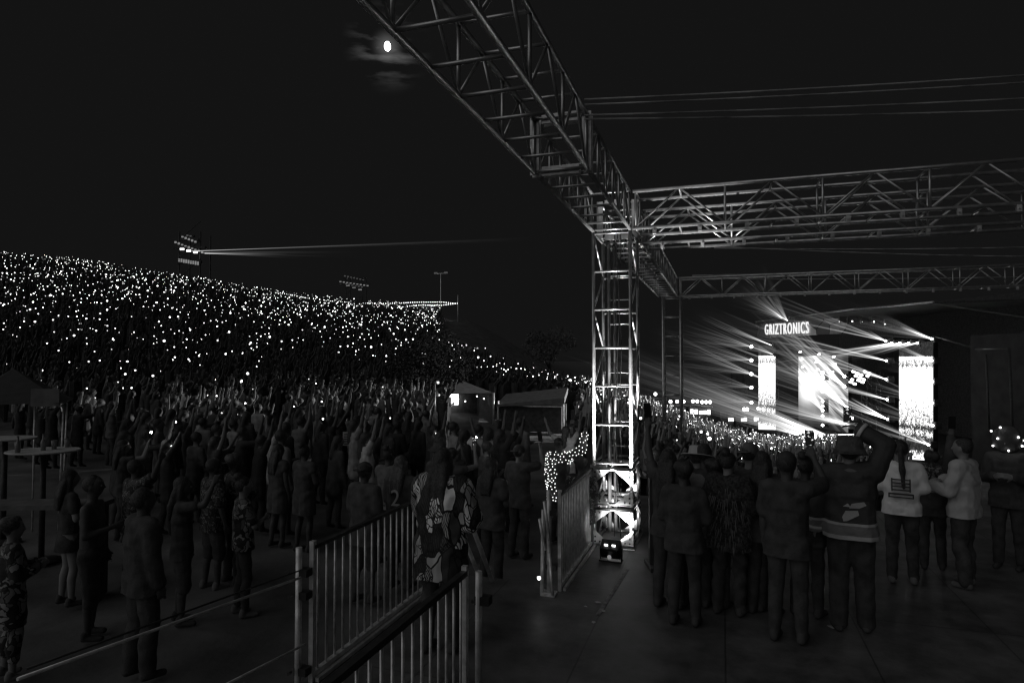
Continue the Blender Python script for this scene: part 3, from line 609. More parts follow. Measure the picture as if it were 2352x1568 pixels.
for px, py, H, fc, ra, la, sh, hr, lb in ((1618, 1018, 1.70, -15, 'bent', 'down', 'black', ('short', 'hair'), 'tall dark back between the straw hat and the fur coat'), (1752, 1036, 1.66, -25, 'down', 'bent', 'dim', ('long', 'hair'), 'long haired back between the pale cap and the dark cap'), (1850, 1046, 1.62, -30, 'bent', 'bent', 'black', ('bun', 'hair'), 'bun haired head low between the dark cap and the bucket hat'), (1570, 1058, 1.60, -10, 'bent', 'bent', 'dark', ('puff', 'hair'), 'puffy haired head beside the long haired woman with the raised arm')):
    person(lb, byhead(px, py, H), R(fc), H, R_=ra, L_=la, shirt=(sh, .97, .8, .03), hair=hr, skin='shade_skin', vox=.016)
# -- drink rail, chairs, floor bits
def drink_rail():
    a = G(1500, 1303, 0); c = G(1500 + 262, 1303, 0); t = empty('drink_rail', (a.x, a.y, 0), 'waist high dark drink rail on two posts behind the fur coat', 'drink rail'); d = c - a; ln = d.length; rz = math.atan2(d.y, d.x); t.rotation_euler.z = rz
    b = MB(); b.box((ln / 2, 0, 1.17), (ln + .2, .22, .045)); b.obj('rail_top', M['bar'], t)
    for x in (0, ln): b = MB(); b.box((x, 0, .575), (.09, .09, 1.14)); b.box((x, 0, .03), (.14, .4, .05)); b.obj('post', M['bar'], t)
    b = MB(); b.box((ln / 2, 0, .3), (ln - .09, .05, .06)); b.obj('foot_rail', M['bar'], t)
drink_rail()
def chair(label, p, rz, seat=.74, m='blacksteel', seatm='grey'):
    t = empty('bar_chair', (p.x, p.y, 0), label, 'chair', 'tall chairs on the deck', rz)
    b = MB(); b.lathe((0, 0, seat), [(.20, 0), (.215, .02), (.21, .05), (.16, .06)], 20); b.obj('seat', M[seatm], t, True)
    for x in (-1, 1):
        for y in (-1, 1): b = MB(); b.tube((x * .15, y * .15, seat), (x * .22, y * .22, 0), .014, .013, 8); b.obj('leg', M[m], t, True)
    for y in (-1, 1): b = MB(); b.tube((-.19, y * .19, .28), (.19, y * .19, .28), .009); b.obj('stretcher', M[m], t, True)
    for x in (-1, 1): b = MB(); b.tube((x * .17, -.18, seat), (x * .18, -.22, seat + .45), .012); b.obj('back_post', M[m], t, True)
    for z in (.18, .28, .38, .46): b = MB(); b.box((0, -.2 - z * .06, seat + z), (.36, .015, .035)); b.obj('back_slat', M[m], t)
chair('tall round seated chair just in front of the fur coat', G(1688, 1350, 0), R(160)); chair('slatted tall chair beside the post of the drink rail', G(1560, 1290, 0), R(170), .7, 'blacksteel', 'dim')
def bag():
    p = G(1560, 1262, 0); t = empty('handbag', (p.x, p.y, .765), 'shiny dark handbag hooked on the slatted chair', 'handbag')
    b = MB(); b.box((0, 0, .1), (.28, .1, .16)); me = remesh(b, .012, 4); me.materials.append(M['rubber']); link('pouch', me, t)
    b = MB(); b.path([V((-.1 + .02 * i, -.02, .18 + .09 * math.sin(i / 10 * 3.14))) for i in range(11)], .006, 6); b.obj('strap', M['plate'], t, True)
bag()
for i, (px, py, s, wd) in enumerate(((1374, 1382, .05, 'flat pale scrap beside the seam of the lit deck'), (1386, 1402, .035, 'small scrap on the deck below the pale one'), (1345, 1392, .03, 'tiny scrap near the barricade side of the lit deck'), (1912, 1438, .07, 'pale patch standing in for a shoe highlight on the dark deck'), (1364, 1428, .03, 'speck of litter on the dim part of the deck'))):  # the patch on the dark deck stands in for a shoe highlight
    p = G(px, py, .006); b = MB(); a = random.random() * 3; pts = [(math.cos(a + q) * s * random.uniform(.5, 1), math.sin(a + q) * s * random.uniform(.4, .8), random.uniform(0, .012)) for q in (0, 1.1, 2.3, 3.5, 4.9)]
    b.add(pts + [(x, y, z + .002) for x, y, z in pts], [(4, 3, 2, 1, 0), (5, 6, 7, 8, 9)] + [(q, (q + 1) % 5, 5 + (q + 1) % 5, 5 + q) for q in range(5)]); o = b.obj('paper_scrap', M['paper'], None, False, (p.x, p.y, .004)); tag(o, wd, 'litter', 'scraps on the deck')
p0, p1 = G(1441, 1306, .004), G(1372, 1412, .004); b = MB(); b.box((0, 0, 0), ((p1 - p0).length, .045, .005)); o = b.obj('floor_tape', mat('worn floor tape', .26, .8, 0, (14, .75), (60, .3)), None, False, (p0 + p1) / 2); o.rotation_euler.z = math.atan2((p1 - p0).y, (p1 - p0).x); tag(o, 'worn pale tape strip along a seam of the lit deck', 'tape')
# -- the woman in the printed shirt between the barricades
def comic_woman():
    p = D(1012, 1300, 5.75); p = V((p.x, p.y, 0)); J = person('woman with long dark hair in an oversized printed shirt leaning on the barricade', p, R(-2), 1.80, L_='lean', R_='bent', shirt=('comic', .46, .66, .07), legs=('black', 1, .02), hair=('verylong', 'hair'), lean=.06, vox=.010, wob=.006, wide=1.06, shoes='black')
comic_woman()
# -- people on the trodden ground outside the deck
Z = -.4; DIM = 'people on the ground beside the deck'
def g_person(label, pos, face, **kw):
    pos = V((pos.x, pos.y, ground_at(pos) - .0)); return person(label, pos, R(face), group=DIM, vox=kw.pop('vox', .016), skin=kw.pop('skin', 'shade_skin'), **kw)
g_person('bare legged woman in a short dark skirt', onfoot(155, 1388, Z), -25, H=1.65, R_='bent', L_='down', shirt=('black', .3, .95, .015), legs=None, skirt=('black', .72), hair=('long', 'hair'), skin='skin', shoes='black')
g_person('person in dark shorts and pale socks', onfoot(487, 1352, Z), -20, H=1.7, shirt=('flecked', .4, .8, .03), legs=('black', .55, .03), skin='shade_skin', shoes='grey', hair=('short', 'hair'), hat=('cap', 'dark'))
g_person('person in a speckled top and tights with a forearm across the waist', onfoot(556, 1412, Z), -40, H=1.62, R_='chest', L_='down', shirt=('floral', .35, .86, .025), legs=('black', .96, .008), hair=('bun', 'hair'), skin='skin', shoes='grey')
g_person('person in a busy floral outfit cut off by the picture edge', onfoot(22, 1556, Z), -30, H=1.5, R_='bent', L_='bent', shirt=('floral', .97, .6, .03), legs=('floral', .8, .02), hair=('puff', 'fair'), skin='skin', shoes='grey')
J = g_person('person bending their bright forearm next to a phone light', byhead(284, 1012, 1.66, Z), -30, H=1.66, R_='phone', L_='bent', shirt=('dark', .2, .8, .02), hair=('long', 'hair'), skin='skin', grip=('hold', 'down'))
phone(J, 'R', 'phone with a bright flashlight by the bent forearm', False, .05, True)
g_person('person in a spotted shirt with back to the camera near the phone light', byhead(312, 1055, 1.7, Z), -18, H=1.7, R_='wide', L_='bent', shirt=('flecked', .4, .8, .03), hair=('short', 'hair'))
g_person('person in a flecked jacket with puffy light hair on the dim ground', byhead(540, 1044, 1.72, Z), -28, H=1.72, R_='bent', L_='down', shirt=('flecked', .97, .78, .03), hair=('puff', 'fair'))
g_person('person in a loose top, shorts and backwards cap beyond the tall barricade', byhead(838, 1062, 1.72, Z), -12, H=1.72, R_='down', L_='down', shirt=('dim', .42, .74, .035), legs=('dark', .55, .03), hat=('backcap', 'dark'))
g_person('person in a plain grey singlet behind the numbered jersey', byhead(893, 1028, 1.7, Z), -8, H=1.7, R_='down', L_='bent', shirt=('grey', .08, .84, .02), legs=('black', .55, .03), hair=('bun', 'hair'))
J = g_person('person in a dark jersey with a large number on the back', byhead(922, 1045, 1.74, Z), -6, H=1.74, R_='down', L_='down', shirt=('dark', .42, .74, .035), legs=('black', .96, .03), hair=('long', 'fair'))
def text(body, size, m, name, parent=None, ext=.004, spacing=1.0):
    cu = bpy.data.curves.new(name, 'FONT'); cu.body = body; cu.size = size; cu.extrude = ext; cu.offset = 0.0 if name == 'lettering' else 0; cu.align_x = 'CENTER'; cu.align_y = 'CENTER'; cu.space_character = spacing
    o = bpy.data.objects.new('tmp', cu); COL.objects.link(o); dg = bpy.context.evaluated_depsgraph_get(); me = bpy.data.meshes.new_from_object(o.evaluated_get(dg), depsgraph=dg); bpy.data.objects.remove(o); me.materials.clear(); me.materials.append(m)
    return link(name, me, parent)
o = text('2', .30, M['pale'], 'jersey_number', J['shirt'], .006); o.rotation_euler = (R(90), 0, 0); o.location = (0.02, -.165, 1.2)
g_person('cowboy hatted person behind the phone taker', byhead(1010, 1015, 1.76, Z), -14, H=1.72, R_='phone', L_='down', shirt=('dim', .4, .8, .03), hat=('straw', 'dim'))
J = g_person('person raising a phone with lit screen by the tent corner', byhead(1040, 1028, 1.68, Z), -16, H=1.68, R_='phone', L_='phone', shirt=('dim', .1, .8, .02), hair=('short', 'hair'), grip=('hold', 'hold'), skin='skin')
phone(J, 'R', 'phone with lit screen by the tent corner', True, .06, True)
g_person('long haired person with one bent arm near the deck gap', byhead(1130, 1050, 1.7, Z), -22, H=1.7, R_='bent', L_='down', shirt=('dim', .3, .8, .03), hair=('long', 'hair'))
J = g_person('person with a bare forearm raised to a dark phone', byhead(1192, 1022, 1.7, Z), -20, H=1.7, R_='phone', L_='bent', shirt=('dark', .3, .8, .03), hair=('short', 'hair'), skin='skin', hat=('backcap', 'dim'))
phone(J, 'R', 'dark phone above a bare forearm', False)
# costume covered with small lamps
J = g_person('dancer in a costume covered with rows of small white lamps', byhead(1284, 1004, 1.72, Z), -20, H=1.72, R_=((.6, .2, .35), (.0, .3, .9)), L_='down', shirt=('black', .97, .72, .03), legs=('black', 1, .02), hair=('short', 'hair'))
def costume_lamps(J):
    me = J['shirt'].data; n = len(me.vertices); co = np.empty(n * 3); me.vertices.foreach_get('co', co); co = co.reshape(-1, 3); nn = np.empty(n * 3); me.vertices.foreach_get('normal', nn); nn = nn.reshape(-1, 3)
    idx = [i for i in RNG.permutation(n) if co[i][0] < .05 or co[i][2] > 1.3]; chosen = []
    for i in idx:
        if all(np.linalg.norm(co[i] - co[j]) > .045 for j in chosen): chosen.append(i)
        if len(chosen) >= 230: break
    chosen.sort(key=lambda i: co[i][1])
    for q, i in enumerate(chosen[:98]): b = MB(); b.ball(V(co[i] + nn[i] * .008), .009, 6, 4); b.obj('small_lamp', M['led'], J['shirt'])
    b = MB()
    for i in chosen[98:]: b.ball(V(co[i] + nn[i] * .008), .009, 6, 4)
    o = b.obj('lamp_rows', M['led'], J['shirt']); o['kind'] = 'stuff'
costume_lamps(J)
g_person('puffy haired person in a flecked top behind the lamp costume', byhead(1335, 1045, 1.66, Z), -15, H=1.66, R_='bent', L_='bent', shirt=('flecked', .4, .8, .03), hair=('puff', 'hair'))
g_person('tall person in plain dark clothes in the middle of the dim ground', byhead(330, 1120, 1.78, Z), -20, H=1.78, shirt=('black', .97, .8, .04), legs=('black', 1, .03), hair=('short', 'hair'))
g_person('person holding an arm out over the dim ground', byhead(420, 1095, 1.66, Z), -50, H=1.66, R_='phone', L_='down', shirt=('black', .3, .8, .02), legs=('dark', .55, .03), hair=('long', 'hair'))
g_person('person in a dark dress between the jersey and the scarf', byhead(640, 1020, 1.64, Z), -16, H=1.64, shirt=('dim', .1, .6, .03), legs=None, hair=('long', 'hair'))
g_person('person in a grey tank dress near the printed card', byhead(700, 1022, 1.66, Z), -12, H=1.66, R_='bent', shirt=('dim', .1, .62, .03), legs=None, hair=('bun', 'hair'))
g_person('shirtless short haired man beside the low counter', byhead(215, 1090, 1.75, Z), -60, H=1.75, R_='bent', L_='down', shirt=None, legs=('black', .6, .03), hair=('short', 'hair'))
def card():
    p = D(800, 1018, 15.0); t = empty('printed_card', p, 'small pale card printed with lines held up over dark heads', 'card', None, YAW)
    b = MB(); b.box((.05, 0, .12), (.36, .01, .32)); b.obj('sheet', M['paper'], t); b = MB(); b.box((-.25, 0, -.1), (.22, .01, .3)); b.obj('sheet', M['grey'], t)
    b = MB()
    for i in range(5): b.box((.05, -.008, .22 - .055 * i), (.30, .006, .018))
    for i in range(5): b.box((-.33 + .04 * i, -.008, -.1), (.012, .006, .25))
    b.obj('print_lines', M['dark'], t)
card()
# the pony white shirt person in the mid crowd
p = byhead(424, 905, 1.75, Z); g_person('person in a bright white T-shirt standing out of the dark crowd', p, -20, H=1.75, shirt=('white', .4, .8, .03), hair=('short', 'fair'), skin='skin', vox=.02)
p = byhead(256, 935, 1.7, Z); g_person('person with one bare arm thrown up high over dark heads', p, -28, H=1.7, R_='high', L_='bent', shirt=('grey', .2, .8, .02), hair=('long', 'hair'), skin='skin', vox=.02)
p = byhead(455, 925, 1.7, Z); g_person('person in a vest reaching one arm up beside the white T-shirt', p, -24, H=1.7, R_='high', L_='down', shirt=('grey', .05, .8, .02), hair=('short', 'hair'), skin='skin', vox=.02)
# -- table and canopy by the picture edge
def table(label, px, py, d, w_, dp):
    p = D(px, py, d); g = ground_at(p); t = empty('standing_table', (p.x, p.y, g), label, 'table', 'tables by the canopy', YAW + R(10)); h = p.z - g
    b = MB(); b.lathe((0, 0, h - .03), [(.5, 0), (.52, .015), (.5, .03)], 28); o = b.obj('table_top', M['pale'], t, True); o.scale = (w_, dp, 1)
    b = MB(); b.tube((0, 0, 0), (0, 0, h - .03), .04, .04, 12); b.lathe((0, 0, 0), [(.25, 0), (.25, .02), (.05, .05)], 16); b.obj('pedestal', M['blacksteel'], t, True)
    return t, h
t, h = table('pale topped standing table covered with cups and bottles', 100, 1032, 9.6, .95, .75)
def drink(kind, label, x, y, t, h):
    q = t.matrix_basis @ V((x, y, h)); e = empty(kind, q, label, kind, 'drinks on the standing table')
    b = MB()
    if kind == 'bottle': b.lathe((0, 0, 0), [(.033, 0), (.035, .12), (.013, .18), (.013, .23)], 12)
    else: b.lathe((0, 0, 0), [(.03, 0), (.043, .13), (.04, .13)], 12)
    b.obj('body', M['glass'], e, True)
    b = MB(); b.tube((0, 0, .23 if kind == 'bottle' else .13), (.0, .0, .245 if kind == 'bottle' else .135), .015 if kind == 'bottle' else .044, None, 10); b.obj('lid', M['grey'], e, True)
for kd, lb, x, y in (('bottle', 'bottle standing by the front rim of the pale table', -.2, -.28), ('bottle', 'bottle standing in the middle of the pale table', .02, -.05), ('cup', 'cup beside the bottle in the middle of the pale table', .12, .05), ('cup', 'cup at the far rim of the pale table', .2, .26), ('cup', 'cup at the side rim of the pale table', -.35, .0)): drink(kd, lb, x, y, t, h)
table('second standing table at the picture edge behind the pale one', 12, 1004, 10.6, .9, .7)
def canopy():
    p = D(86, 930, 11.5); g = ground_at(p); t = empty('canopy', (p.x, p.y, g), 'dark pole canopy over the standing tables', 'canopy', None, YAW + R(8))
    for i, (px, py0, py1) in enumerate(((138, 930, 1018), (146, 925, 1010), (78, 930, 1040))):
        a = D(px, py1, 11.2) - V(t.location); c = D(px + (8 if i < 2 else 2), py0, 11.2) - V(t.location); R2 = Matrix.Rotation(-t.rotation_euler.z, 3, 'Z'); a, c = R2 @ a, R2 @ c; a.z = 0
        b = MB(); b.tube(a, c, .016, .016, 8); b.obj('pole', M['steel'], t, True)
    b = MB(); R2 = Matrix.Rotation(-t.rotation_euler.z, 3, 'Z'); pts = [R2 @ (D(x, y, dd) - V(t.location)) for x, y, dd in ((-90, 930, 11), (150, 925, 11), (170, 915, 13.6), (-90, 915, 13.6), (30, 845, 12.3))]
    b.add(pts, [(0, 1, 4), (1, 2, 4), (2, 3, 4), (3, 0, 4), (3, 2, 1, 0)]); b.obj('roof_cloth', M['tenttop'], t)
    b = MB(); b.box(R2 @ (D(104, 912, 11.0) - V(t.location)), (.45, .02, .30)); b.obj('side_flap', M['tent'], t)
canopy()
def bench():
    p = D(95, 1157, 8.2); g = ground_at(p); t = empty('bench', (p.x, p.y, g), 'low dark counter with a pale top edge beside the bare legged woman', 'bench', None, YAW + R(3)); h = p.z - g
    b = MB(); b.box((0, 0, h), (1.6, .4, .06)); b.obj('seat', M['grey'], t)
    for x in (-.7, .7): b = MB(); b.box((x, 0, h / 2 - .03), (.08, .36, h)); b.obj('leg', M['blacksteel'], t)
bench()
# ---------------------------------------------------------------- crowd
CV = []
def crowd_variants():
    specs = [('up', 'up', .4), ('up', 'bent', .4), ('high', 'down', .2), ('wide', 'up', .1), ('down', 'bent', .4), ('down', 'down', .97), ('phone', 'down', .4), ('up', 'wide', .3), ('bent', 'high', .2), ('high', 'phone', .1), ('bent', 'bent', .97), ('overhead', 'up', .3)]
    cols = ['dark', 'dim', 'grey', 'black', 'pale', 'dark', 'dim', 'white', 'grey', 'black', 'dark', 'dim']
    for i, (ra, la, sl) in enumerate(specs):
        J = skeleton(1.0, {'R': ra, 'L': la}, random.uniform(-.05, .12), random.uniform(0, .08), .175); U = J['U']; b = MB()
        sets = [(2, [(c[0], c[1], c[2], c[3]) for c in leg_caps(J, .012)]), (1, torso_caps(J, .018, .82)), (1, arm_caps(J, .012, sl)), (0, arm_caps(J))]
        for _, cs in sets: caps(b, cs, seg=8)
        head_parts(b, J, 1.0)
        for nm in 'RL':
            w_ = J['wr' + nm]; a = J['fd' + nm]; caps(b, [(w_, .03, w_ + a * .09, .035), (w_ + a * .09, .02, w_ + a * .16, .016), (w_ + a * .03, .016, w_ + a * .08 + V((.04, 0, 0)), .013)], seg=8)
            an = J['an' + nm]; caps(b, [(an, .04, an + V((0, .13, -.05)), .035)], seg=8)
        hair = [(U(0, -.02, 1.675), .098, U(0, -.02, 1.67), .098)]
        if i % 2: hair.append((U(0, -.07, 1.6), .07, U(0, -.11, 1.35), .05))
        caps(b, hair, seg=10); me = remesh(b, .026, 1)
        n = len(me.polygons); ce = np.empty(n * 3); me.polygons.foreach_get('center', ce); ce = ce.reshape(-1, 3); best = np.full(n, 9.0); lab = np.zeros(n, int)
        def near(cs, tagi):
            for p0, r0, p1, r1 in cs:
                a = np.array(p0); d = np.array(p1) - a; L2 = max(1e-8, float(d @ d)); tt = np.clip(((ce - a) @ d) / L2, 0, 1); q = np.linalg.norm(ce - a - tt[:, None] * d, axis=1) - (r0 + tt * (r1 - r0))
                m = q < best - .002; best[m] = q[m]; lab[m] = tagi
        for ti, cs in sets: near(cs, ti)
        near([(U(0, .02, 1.63), .09, U(0, .03, 1.60), .09), (U(0, 0, 1.45), .06, U(0, 0, 1.56), .055)], 0); near(hair, 3)
        for m in (M['crowdskin'], M['c_' + cols[i]], M['c_legs'], M['hair']): me.materials.append(m)
        me.polygons.foreach_set('material_index', lab); CV.append(me)
M['hill_shade_skin'] = mat('shaded skin on the hill', .06, .6, 0, (10, .1), (0, 0), .45); M['hill_shade_cloth'] = mat('shaded clothes on the hill', .06, .9, 0, (8, .3), (0, 0)); M['hill_shade_pale'] = mat('pale shaded clothes on the hill', .06, .9, 0, (8, .3), (0, 0))  # skin and clothes painted dark for the unlit hillside
M['litskin'] = mat('lit skin before the stage', .30, .6, 0, (10, .1), (0, 0)); M['crowdskin'] = mat('dimmed skin in the crowd', .14, .6, 0, (10, .1), (0, 0), .45)  # same skin painted paler where stage lit, darker in the crowd
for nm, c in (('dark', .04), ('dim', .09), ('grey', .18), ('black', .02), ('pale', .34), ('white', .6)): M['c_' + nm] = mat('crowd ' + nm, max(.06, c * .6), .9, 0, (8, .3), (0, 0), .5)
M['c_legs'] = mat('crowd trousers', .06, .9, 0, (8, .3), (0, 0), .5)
crowd_variants()
BLOCK = []          # circles kept free of crowd: (x, y, r)
def on_deck(p, m=.35): return (-1.77 - m < p.x < 12 + m and -6 < p.y < 12.6 + m) or (-3.3 - m < p.x < -1.7 and 2 < p.y < 7.4 + m)
for px, py, zz, r in ((1062, 985, -.4, 3.0), (1230, 990, -.4, 4.0), (970, 985, -.4, 1.4)): p = G(px, py, zz); BLOCK.append((p.x, p.y, r))
for o in list(COL.objects):
    if o.get('category') == 'person': BLOCK.append((o.location.x, o.location.y, .55))
def free(p, r=0.0): return not on_deck(p) and all((p.x - x) ** 2 + (p.y - y) ** 2 > (q + r) ** 2 for x, y, q in BLOCK)
grid = {}
def spaced(p, dmin):
    k = (int(p.x // 1), int(p.y // 1))
    for i in (-1, 0, 1):
        for j in (-1, 0, 1):
            for q in grid.get((k[0] + i, k[1] + j), ()):
                if (q.x - p.x) ** 2 + (q.y - p.y) ** 2 < dmin * dmin: return False
    grid.setdefault(k, []).append(p); return True
MIDPTS = []
def mid_crowd():
    n = 0; tries = 0; quota = {'l': 190, 'r': 75}
    while (quota['l'] > 0 or quota['r'] > 0) and tries < 40000:
        tries += 1; side = 'l' if random.random() < .6 else 'r'
        if quota[side] <= 0: continue
        if side == 'l': d = random.uniform(14, 27) ; az = random.uniform(-.78, .14)
        else: d = random.uniform(12.5, 24); az = random.uniform(.10, .56)
        if side == 'l' and random.random() < .3: d = random.uniform(10.8, 17); az = random.uniform(-.62, -.12)
        if side == 'l' and az < -.62 and d < 17: continue
        if .02 < az < .14 and side == 'l' and random.random() < .8: continue
        if -.13 < az < .13 and side == 'l': d = random.uniform(9.8 if az < .0 else 11.4, 13.4)
        p = LD(az * d, d)
        if not free(p) or not spaced(p, .5): continue
        if side == 'l' and random.random() < .16: MIDPTS.append((d, p + V((.1, 0, ground_at(p) + random.uniform(1.5, 2.0)))))
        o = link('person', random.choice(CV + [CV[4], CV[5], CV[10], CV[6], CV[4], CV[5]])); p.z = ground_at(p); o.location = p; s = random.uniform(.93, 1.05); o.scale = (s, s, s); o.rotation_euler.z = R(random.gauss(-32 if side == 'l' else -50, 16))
        if side == 'l': tag(o, 'person in the packed dark crowd at the foot of the lit hill', 'person', 'standing crowd at the foot of the hill')
        else: tag(o, 'person in the stage lit crowd beyond the deck', 'person', 'standing crowd between the deck and the stage')
        quota[side] -= 1
mid_crowd()
def low_poly(seed):
    rs = random.Random(seed); b = MB(); b.tube((-.09, 0, 0), (-.09, 0, .85), .06, .09, 5, 2); b.tube((.09, 0, 0), (.09, 0, .85), .06, .09, 5, 2); b.tube((0, 0, .8), (0, 0, 1.45), .17, .2, 7, 1); b.tube((0, 0, 1.44), (0, 0, 1.52), .06, .06, 5, 0); b.ball((0, .01, 1.64), 1, 6, 5, (.09, .1, .12), 0); b.ball((0, -.03, 1.68), 1, 6, 4, (.09, .1, .1), 3)
    for s in (-1, 1):
        if rs.random() < .55: e = V((s * rs.uniform(.25, .5), .12, 1.55 + rs.random() * .2)); h = e + V((rs.uniform(-.1, .1), .05, .3))
        else: e = V((s * .27, .0, 1.15)); h = V((s * .2, .2, 1.0 + rs.random() * .3))
        b.tube((s * .19, 0, 1.4), e, .055, .045, 4, 1 if rs.random() < .5 else 0); b.tube(e, h, .045, .035, 4, 0); b.ball(h, .05, 5, 4, mi=0)
    return b
LP = []
for i in range(7):
    b = low_poly(i); LP.append((np.array([list(v) for v in b.v]), b.f, b.m))
def crowd_mesh(name, pts, face, label, mats):
    vs = []; fs = []; ms = []; off = 0
    for p in pts:
        v, f, m = random.choice(LP); a = R(random.gauss(face, 20)); s = random.uniform(.92, 1.06); c, sn = math.cos(a), math.sin(a)
        q = v * s; vs.append(np.stack([q[:, 0] * c - q[:, 1] * sn + p.x, q[:, 0] * sn + q[:, 1] * c + p.y, q[:, 2] + p.z], 1)); fs += [[i + off for i in g] for g in f]; sh = random.choice((1, 1, 1, 4, 5)); ms += [sh if x == 1 else x for x in m]; off += len(v)
    me = bpy.data.meshes.new(name); me.from_pydata(np.concatenate(vs).tolist(), [], fs)
    for m in mats: me.materials.append(m)
    me.polygons.foreach_set('material_index', ms); o = link(name, me); return tag(o, label, 'crowd', None, 'stuff')
CM = [M['hill_shade_skin'], M['hill_shade_cloth'], M['hill_shade_cloth'], M['hair'], M['hill_shade_cloth'], M['hill_shade_pale']]
def tent_view(p): l, d = toLD(p); return -.10 < l / d < .125 and 13.5 < d < 27.5
def dmax_of(az): return float(np.interp(az, [-.9, -.8, -.365, -.115, -.11, 0, .12, .16], [86, 86, 99, 106, 44, 41, 37, 38]))
pts = []
while len(pts) < 3200:
    az = random.uniform(-.86, .13); dm = dmax_of(az); h = random.uniform(0.0, 1); d = 24 + (dm - 24) * h ** .95
    p = LD(az * d, d)
    if tent_view(p) or not free(p) or not spaced(p, .45): continue
    p.z = ground_at(p); pts.append(p)
for _ in range(1400):
    az = random.uniform(-.14, .15); d = random.uniform(22, dmax_of(az) + 1); p = LD(az * d, d)
    if not tent_view(p) and free(p) and spaced(p, .42): p.z = ground_at(p); pts.append(p)
HILLPTS = pts
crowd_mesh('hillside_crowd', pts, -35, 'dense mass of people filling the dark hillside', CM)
pts = []; tries = 0
while len(pts) < 1100 and tries < 60000:
    tries += 1; az = random.uniform(.10, .60); d = random.uniform(14, 47) if az < .34 else random.uniform(14, 41); p = LD(az * d, d)
    if az > .40 and d > 40 - (az - .40) * 40: continue
    if not free(p) or not spaced(p, .5): continue
    p.z = ground_at(p); pts.append(p)
STAGEPTS = pts
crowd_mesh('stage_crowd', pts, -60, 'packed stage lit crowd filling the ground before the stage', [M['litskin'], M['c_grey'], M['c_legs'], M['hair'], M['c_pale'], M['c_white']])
# phone lights held up: the 300 that show largest as things, the rest as one mass
def phone_lights():
    pos = []
    for p in HILLPTS:
        l, d = toLD(p); f = float(np.interp((d - 24) / (dmax_of(l / d) - 24), [0, .12, .3, .45, 1], [.10, .26, .56, .82, .85])) if l / d < -.115 else .40
        f *= max(.25, min(1.35, .85 + 1.5 * noise.noise(V((p.x * .16, p.y * .16, 3.1)))))
        if random.random() < f: pos.append((d, p + V((random.uniform(-.25, .25), random.uniform(-.2, .2), random.uniform(1.75, 2.1))), random.choice((.012, .016, .02, .02, .025, .03, .03, .038, .055)) * random.uniform(.9, 1.15)))
    for p in STAGEPTS:
        l, d = toLD(p); f = .16 + .22 * max(0, (d - 20) / 25)
        if random.random() < f: pos.append((d, p + V((random.uniform(-.2, .2), 0, random.uniform(1.7, 2.05))), random.choice((.015, .02, .03, .03, .045)) * random.uniform(.9, 1.2)))
    for d, p in MIDPTS: pos.append((d, p, random.choice((.008, .012, .018, .022))))
    pos.sort(key=lambda x: x[0] / x[2])
    def shape(b, p, r, turn, g=1):
        rot = Matrix.Rotation(turn, 3, 'Z'); b.box(p - V((0, 0, .02)), (.08, .012, .16), rot, 0); b.ball(p + V((FW2.x, FW2.y, 0)) * -.03, r, 8, 6, (1, 1, 1), g)
    protos = {}
    for d, p, r in pos[:300]:
        q = (round(r / .006), random.choice((1, 1, 1, 2, 3))); 
        if q not in protos: b = MB(); shape(b, V((0, 0, 0)), q[0] * .006, YAW, q[1]); protos[q] = b.mesh('phone', [M['rubber'], M['glow'], M['glow_weak'], M['glow_dim']], True)
        o = link('phone', protos[q], None, p); hill = toLD(p)[0] / toLD(p)[1] < .13
        tag(o, 'phone held up in the hillside crowd with its flashlight shining' if hill else 'phone held up in the stage lit crowd with its flashlight shining', 'phone', 'flashlights held up on the hillside' if hill else 'flashlights held up before the stage')
    b = MB()
    for d, p, r in pos[300:]: shape(b, p, r, random.uniform(-.5, .5), random.choice((1, 1, 1, 2, 3)))
    tag(b.obj('phone_lights', [M['rubber'], M['glow'], M['glow_weak'], M['glow_dim']]), 'sea of tiny phone flashlights covering the hillside', 'phone lights', None, 'stuff')
    print('PHONES', len(pos))
phone_lights()
# ---------------------------------------------------------------- things on the hill
def strand(label, pts, d, n):
    t = empty('string_lights', D(*pts[0], d), label, 'string lights', 'festoon strands on the hill'); o0 = V(t.location); P_ = [D(x, y, d) - o0 for x, y in pts]
    cum = [0]
    for a, c in zip(P_, P_[1:]): cum.append(cum[-1] + (c - a).length)
    def pos(s):
        i = max(j for j in range(len(cum) - 1) if cum[j] <= s + 1e-6); return P_[i].lerp(P_[i + 1], (s - cum[i]) / (cum[i + 1] - cum[i]))
    b = MB(); b.path([pos(cum[-1] * i / (n * 2)) for i in range(n * 2 + 1)], .02, 4); b.obj('wire', M['rubber'], t)
    for i in range(n + 1): b = MB(); b.ball(pos(cum[-1] * i / n) - V((0, 0, .1)), .055, 8, 6); b.obj('bulb', M['bulb'], t)
def za(x, y): return ((960 + x / 2.45) / 1.6327, (800 + y / 2.45) / 1.6327)
strand('upper bulb strand drooping from the crest to the light pole', [za(205, 716), za(330, 742), za(450, 765), za(550, 776), za(700, 797), za(855, 808)], 97, 34)
strand('lower bulb strand below the upper one on the crest', [za(230, 785), za(320, 800), za(420, 804), za(530, 796), za(560, 805), za(700, 822), za(855, 832)], 96, 33)
strand('straight upper bulb strand above the lit bar', [za(905, 812), za(1150, 820), za(1300, 816), za(1440, 808), za(1700, 805), za(1850, 818)], 100, 46)
strand('sagging lower bulb strand above the lit bar', [za(910, 832), za(1000, 834), za(1150, 854), za(1300, 856), za(1500, 833), za(1705, 835), za(1850, 818)], 99, 45)
